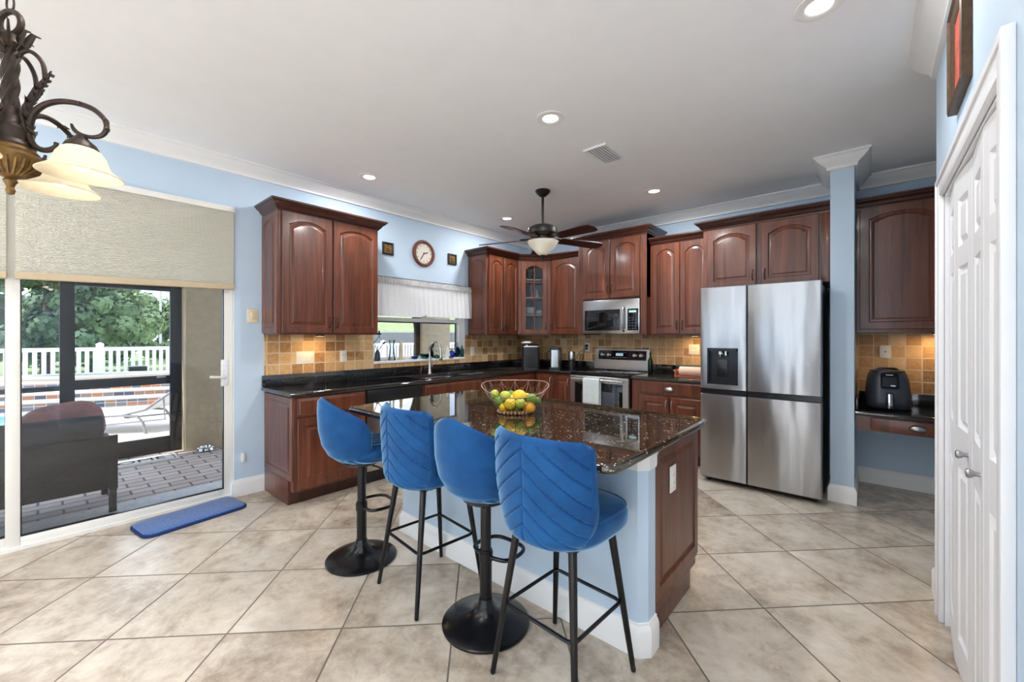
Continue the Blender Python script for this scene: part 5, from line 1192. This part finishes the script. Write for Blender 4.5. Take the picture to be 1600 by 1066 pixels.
t = thing('window_screen', 'dark bronze framed screen between the stucco columns, seen through the kitchen window', 'screen', (-6.4, 3.4, ZO))
m = MB(); sbar(1.95, 2.03, ZO + .001, 2.25); sbar(4.60, 4.70, ZO + .001, 2.25); sbar(2.03, 4.60, ZO + .001, .1); m.build('frame', 'dark_bronze', t, world=True)
L = [[Vector((x, 4.60 - .75 * (1 - math.cos(a)), 1.40 + .85 * math.sin(a))) for a in (PI / 2 * k / 12 for k in range(13))] + [Vector((x, 4.60, 2.25))] for x in (-6.42, -6.38)]
m = MB(); m.loft(L); m.build('arch_brace', 'dark_bronze', t, world=True)
t = thing('screen_post', 'dark screen post right of the far stucco column', 'screen', (-6.4, 5.32, ZO))
m = MB(); sbar(5.27, 5.42, ZO + .001, 2.25); m.build('frame', 'dark_bronze', t, world=True)
# doormat
t = thing('doormat', 'grey doormat with dark lettering in front of the screen door', 'doormat', (-6.08, .72, ZO + .001))
m = MB(); m.box(-6.24, -5.915, .28, 1.055, ZO + .001, ZO + .012, .003); m.build('mat', 'mat_grey', t, world=True)
m = MB(); m.sweep([(-6.215, .305), (-5.94, .305), (-5.94, 1.03), (-6.215, 1.03)], [(0, ZO + .011), (0, ZO + .013), (.008, ZO + .013), (.008, ZO + .011)], True); m.build('border', 'mat_text', t, world=True)
text_mb('HOME', .17, Matrix.Translation((0.02, -.04, .0125)) @ Matrix.Rotation(PI / 2, 4, 'Z') @ Matrix.Scale(1.15, 4, (1, 0, 0)), 'lettering', 'mat_text', t)
t = thing('pet_bowl', 'shiny steel pet bowl on the pavers against the stucco column', 'bowl', (-6.08, 1.335, ZO + .0005))
m = MB(); m.lathe([(.075, .0005), (.085, .01), (.07, .045), (.095, .05), (.097, .046), (.093, .053), (.065, .05), (.055, .015), (.002, .012)], seg=28); m.build('bowl', 'chrome', t)
# ---- sofa seen from behind
t = thing('patio_sofa', 'dark wicker patio sofa seen from behind through the glass door', 'sofa', (-4.75, -.5, ZO))
m = MB(); m.box(-4.505, -4.46, -1.5, .41, .17, .575, .012); m.build('back_panel', 'wicker', t, world=True)
for y0_, y1_ in ((.345, .41), (-1.5, -1.435)): m = MB(); m.box(-5.12, -4.505, y0_, y1_, .17, .50, .015); m.build('arm', 'wicker', t, world=True)
m = MB(); m.box(-5.12, -4.50, -1.46, .37, .17, .25, .01); m.build('seat_frame', 'wicker', t, world=True)
for x in (-4.485, -5.08):
    for y in (.385, -1.47): m = MB(); m.box(x - .022, x + .022, y - .022, y + .022, ZO + .0005, .20, .003); m.build('leg', 'charcoal', t, world=True)
m = MB(); m.box(-4.462, -4.45, .36, .412, .16, .585, .004); m.build('corner_post', 'wicker', t, world=True)
for y0_, y1_ in ((-.54, .34), (-1.43, -.55)):
    m = MB(); m.box(-5.1, -4.65, y0_, y1_, .25, .39, .03); m.build('seat_cushion', 'cushion_dark', t, world=True)
    m = MB(); m.loft([[Vector((x, y, z)) for x, z in ((-4.66, .36), (-4.53, .36), (-4.51, .55), (-4.525, .70), (-4.57, .735), (-4.63, .72), (-4.66, .60))] for y in (y0_, y0_ + .03, (y0_ + y1_) / 2, y1_ - .03, y1_)]); m.build('back_cushion', 'cushion_dark', t, world=True, bev=.02, ang=1.2)
m = MB(); L = []
for i in range(13):
    a = -PI / 2 + PI * i / 12; f = math.cos(a)
    lp = []
    for k in range(36):
        q = 2 * PI * k / 36; c, s = math.cos(q), math.sin(q); rr_ = (abs(c) ** 3 + abs(s) ** 3) ** (-1 / 3) * (1 - .08 * math.cos(4 * q) * 0)
        lp.append(Vector((.07 * math.sin(a) * (1 - .75 * (max(abs(c), abs(s)) * rr_ * f ** .5) ** 4 * 0), .235 * c * rr_ * (f ** .35 if f > 0 else 0.02), .185 * s * rr_ * (f ** .35 if f > 0 else .02))))
    L.append(lp)
m.loft(L); m.xf(Matrix.Translation((-4.84, .135, .64)) @ Matrix.Rotation(R_(9), 4, 'X') @ Matrix.Rotation(R_(-14), 4, 'Y')); o = m.build('throw_pillow', 'mauve_fabric', ang=1.2); tag(o, 'mauve throw pillow leaning at the near end of the patio sofa', 'pillow')
# ---- deck, pool, spa
m = MB(); m.box(-13.6, -6.45, -8, 14, -.3, ZO); struct(m.build('deck_ground', 'pool_deck', smooth=False), 'bright pool deck', 'deck')
m = MB(); m.box(-140, -13.6, -90, 130, -.6, -.2); struct(m.build('lawn_ground', 'lawn', smooth=False), 'grass beyond the fence', 'lawn')
SA = math.atan2(.925, .379); SP = Vector((0, 0, CAMH)) + (Fv + Rv * ((60 - 800) / 644.4)) * 7.3
MS = Matrix.Translation((SP.x, SP.y, 0)) @ Matrix.Rotation(SA, 4, 'Z')
m = MB(); m.box(-3, 1.05, -3.2, .02, -.2, -.022); m.xf(MS); o = m.build('pool_water', 'pool_water', smooth=False); struct(o, 'turquoise pool water', 'water')
t = thing('raised_spa', 'raised stepped spa with patterned tile bands behind the pool', 'spa', (SP.x, SP.y, 0), SA)
TI = [(0, -.01), (.22, .163), (.62, .27), (1.02, .447)]
for k, (y, zt) in enumerate(TI):
    m = MB(); m.box(-1.6, 4.5 - .3 * k, y + .03, 2.2, -.19, zt - .035); m.build('tile_band', 'pool_tile', t, smooth=False)
    m = MB(); m.box(-1.62, 4.52 - .3 * k, y, 2.22, zt - .035, zt, .01); m.build('coping', 'coping', t)
m = MB(); m.lathe([(.62, .449), (.86, .449), (.86, .50), (.88, .50), (.88, .545), (.62, .545), (.62, .50)], (.3, 1.62, 0), 48, ring=True, sx=1.75, sy=.62); m.build('spa_rim', 'coping', t, ang=.5)
m = MB(); m.lathe([(.01, .50), (.61, .50), (.61, .49), (.01, .49)], (.3, 1.62, 0), 40, cap=False, sx=1.75, sy=.62); m.build('spa_water', 'pool_water', t)
# ---- sun lounger
lp_ = Vector((0, 0, CAMH)) + (Fv + Rv * ((243 - 800) / 644.4)) * 6.15
t = thing('sun_lounger', 'white sling sun lounger on the pool deck', 'sun lounger', (lp_.x, lp_.y, ZO), YAW + R_(10))
for s in (-.3, .3):
    m = MB(); m.tube([(-1.35, s, .22), (-.25, s, .27), (.05, s, .34), (.42, s, .62)], .018, 8); m.build('side_rail', 'lounge_frame', t)
    m = MB(); m.tube([(-.28, s, .27), (-.05, s, .25), (.02, s, .16), (.06, s, .001)], .018, 8); m.tube([(-1.15, s, .23), (-1.05, s, .2), (-1.02, s, .001)], .018, 8); m.tube([(-.6, s, .25), (-.55, s, .16), (-.55, s, .12)], .015, 8); m.build('leg', 'lounge_frame', t)
    m = MB(); m.tube([(.28, s, .5), (.30, s, .2), (-.6, s, .13)], .013, 8); m.build('back_brace', 'lounge_frame', t)
m = MB(); P_ = [(-1.38, .235), (-.8, .25), (-.25, .275), (.05, .355), (.42, .635)]; m.loft([[Vector((x, s, z + .012 * (1 - abs(s) / .3) * -1)) for x, z in P_] for s in (-.29, -.15, 0, .15, .29)], False); o = m.build('sling', 'lounge_white', t, ang=1.2); q = o.modifiers.new('s', 'SOLIDIFY'); q.thickness = .02
# ---- white fence
FX = -14.0; zb, zt_ = -.2, 1.09
t = thing('picket_fence', 'long white vinyl picket fence beyond the pool', 'fence', (FX, 4, zb))
m = MB(); m.box(FX - .03, FX + .03, -12, 22, zt_ - .09, zt_); m.box(FX - .03, FX + .03, -12, 22, .05, .14); m.build('rail', 'fence_white', t, world=True)
m = MB(); y = -4.0
while y < 13: m.box(FX - .012, FX + .012, y, y + .075, .06, zt_ - .05); y += .135
m.build('pickets', 'fence_white', t, world=True, smooth=False)
for y in (-1.45, .98, 3.41, 5.84, 8.62, 11.05):
    m = MB(); m.box(FX - .06, FX + .06, y - .065, y + .065, zb, zt_ + .06); m.loft([[Vector((FX + a * s, y + b * s, z)) for a, b in ((-.07, -.07), (.07, -.07), (.07, .07), (-.07, .07))] for s, z in ((1, zt_ + .06), (1, zt_ + .08), (.05, zt_ + .12))]); m.build('post', 'fence_white', t, world=True, smooth=False)
for y, h, lab in ((2.02, .35, 'small white pedestal nearest the dark box by the fence'), (2.35, .42, 'middle one of the three small white pedestals by the fence'), (2.62, .36, 'rightmost small white pedestal by the fence')):
    m = MB(); m.lathe([(.06, ZO + .001), (.06, ZO + .03), (.04, ZO + .05), (.04, h), (.07, h + .03), (.07, h + .06), (.002, h + .06)], (-13.78, y, 0), 12); o = m.build('deck_pedestal', 'fence_white'); tag(o, lab, 'pedestal', 'small white pedestals at the deck edge')
t = thing('pump_box', 'dark box on a post in front of the white fence', 'box', (-13.72, 1.62, ZO))
m = MB(); m.box(-.12, .12, -.17, .17, .52, .64, .01); m.build('housing', 'charcoal', t); m = MB(); m.box(-.05, .05, -.06, .06, .001, .52); m.build('post', 'fence_white', t)
# ---- trees, road, poles beyond
def tree_mesh(seed, h, rad, n, leaf, conifer=False):
    rnd = random.Random(seed); m = MB(); blobs = []
    for i in range(34):
        f = rnd.random(); z = h * (.1 + .86 * f) if conifer else h * (.22 + .72 * f)
        r = rad * ((1 - f) * .9 + .16) if conifer else rad * math.sin(PI * (.18 + .74 * f)); a = rnd.uniform(0, 2 * PI); q = r * rnd.uniform(.35, .95)
        blobs.append((Vector((q * math.cos(a), q * math.sin(a), z)), rad * rnd.uniform(.22, .38)))
    for i in range(n):
        c, r = rnd.choice(blobs); d = Vector((rnd.gauss(0, 1), rnd.gauss(0, 1), rnd.gauss(0, .75))).normalized(); p = c + d * r * rnd.uniform(.75, 1.05)
        s = leaf * rnd.uniform(.6, 1.3); u = d.cross(Vector((rnd.gauss(0, 1), rnd.gauss(0, 1), rnd.gauss(0, 1)))).normalized(); v = (d * .35 + d.cross(u)).normalized()
        if conifer: v = (v + Vector((0, 0, -.35))).normalized()
        m.f([m.v(p - u * s * .5), m.v(p + v * s * .8), m.v(p + u * s * .5), m.v(p - v * s * .55)])
    return m
def tree(name, label, mat, seed, x, y, h, rad, n=2600, leaf=.4, conifer=False, src=None, grp='trees beyond the fence'):
    t = thing(name, label, 'tree', (x, y, -.2), seed * 1.3, grp)
    tree_mesh(seed, h, rad, n, leaf, conifer).build('crown', mat, t, smooth=False)
    m = MB(); m.tube([(0, 0, 0), (.05, .02, h * .4), (0, 0, h * .85)], [h * .03, h * .022, h * .006], 8); m.build('trunk', 'bark', t); return t
def at(u, d): return Fv * d + Rv * ((u - 800) / 644.4 * d)
TR = [('tall dense dark evergreen at the left, above the white fence', 'leaf_dark', 74, 17, 7.5, 2.3, True, 'evergreen_tree'),
      ('second dark evergreen, partly behind the thick screen door post', 'leaf_dark', 112, 22, 7.0, 2.4, True, 'evergreen_tree'),
      ('broad mid-green bushy tree right of the thick screen post', 'leaf_mid', 143, 18, 4.4, 1.7, False, 'bushy_tree'),
      ('light green bushy tree in the middle of the screen door opening', 'leaf_light', 180, 24, 4.6, 2.0, False, 'bushy_tree')]
for i, (lab, mt, u, d, h, r, cf, nm) in enumerate(TR): p = at(u, d); tree(nm, lab, mt, 11 + i, p.x, p.y, h, r, 9000, .2, cf)
FT = [(-60, 40, 6.5), (12, 46, 5.6), (70, 46, 7.5), (128, 44, 7.5), (160, 48, 7.6), (186, 46, 7.3), (207, 49, 6.9), (228, 50, 6.4), (250, 52, 6.1), (274, 51, 5.8), (310, 52, 6), (600, 60, 9), (640, 62, 8.5), (690, 60, 9), (560, 58, 9), (730, 60, 9)]
for i, (u, d, h) in enumerate(FT):
    p = at(u, d); tree('pine_tree', 'pale distant pine tree in the treeline across the road', ['leaf_light', 'leaf_mid'][i % 2], 31 + i % 5, p.x, p.y, h, 1.9, 3000, .36, i % 3 == 0, grp='distant treeline')
for i, (u, d) in enumerate(((238, 27), (252, 28), (266, 29))):
    p = at(u, d); t = thing('shrub', ['low green shrub by the road, under the light pole', 'low green shrub by the road, middle of three', 'low green shrub by the road, next to the door stile'][i], 'shrub', (p.x, p.y, -.2), i)
    tree_mesh(70 + i, 1.1, .7, 700, .16).build('foliage', 'leaf_mid', t, smooth=False)
a, b = at(-200, 36), at(1000, 36)
m = MB(); d_ = (b - a).normalized(); n_ = Vector((-d_.y, d_.x, 0)) * 4; m.prism([(a.x, a.y), (b.x, b.y), (b.x + n_.x, b.y + n_.y), (a.x + n_.x, a.y + n_.y)], -.3, -.18); struct(m.build('road_strip', 'road_pale', smooth=False), 'pale road beyond the lawn', 'road')
p = at(251, 33); t = thing('light_pole', 'thin grey light pole rising in front of the treeline', 'pole', (p.x, p.y, -.2)); m = MB(); m.tube([(0, 0, 0), (0, 0, 7.5)], [.09, .06], 8); m.build('pole', 'pole_grey', t)
# bank and roofs seen through the kitchen window
a, b = at(520, 22), at(760, 26)
m = MB(); d_ = (b - a).normalized(); n_ = Vector((-d_.y, d_.x, 0)); L = [[Vector((a.x, a.y, 0)) + n_ * o + Vector((0, 0, z)) for o, z in ((0, -.3), (0, 1.0), (7, 3.0), (9, -.3))], [Vector((b.x, b.y, 0)) + n_ * o + Vector((0, 0, z)) for o, z in ((0, -.3), (0, 1.0), (7, 3.0), (9, -.3))]]
m.loft(L); struct(m.build('hill', 'lawn', smooth=False), 'grassy bank seen through the kitchen window', 'bank')
a, b = at(520, 21), at(745, 24.5); d_ = (b - a).normalized(); n_ = Vector((-d_.y, d_.x, 0))
m = MB(); m.loft([[p + n_ * o + Vector((0, 0, z)) for o, z in ((0, -.25), (0, 1.55), (.2, 1.62), (.4, -.25))] for p in (a, b)]); o = m.build('boundary_wall', 'roof_grey', smooth=False); tag(o, 'long grey wall behind the white fence, seen through the kitchen window', 'wall')
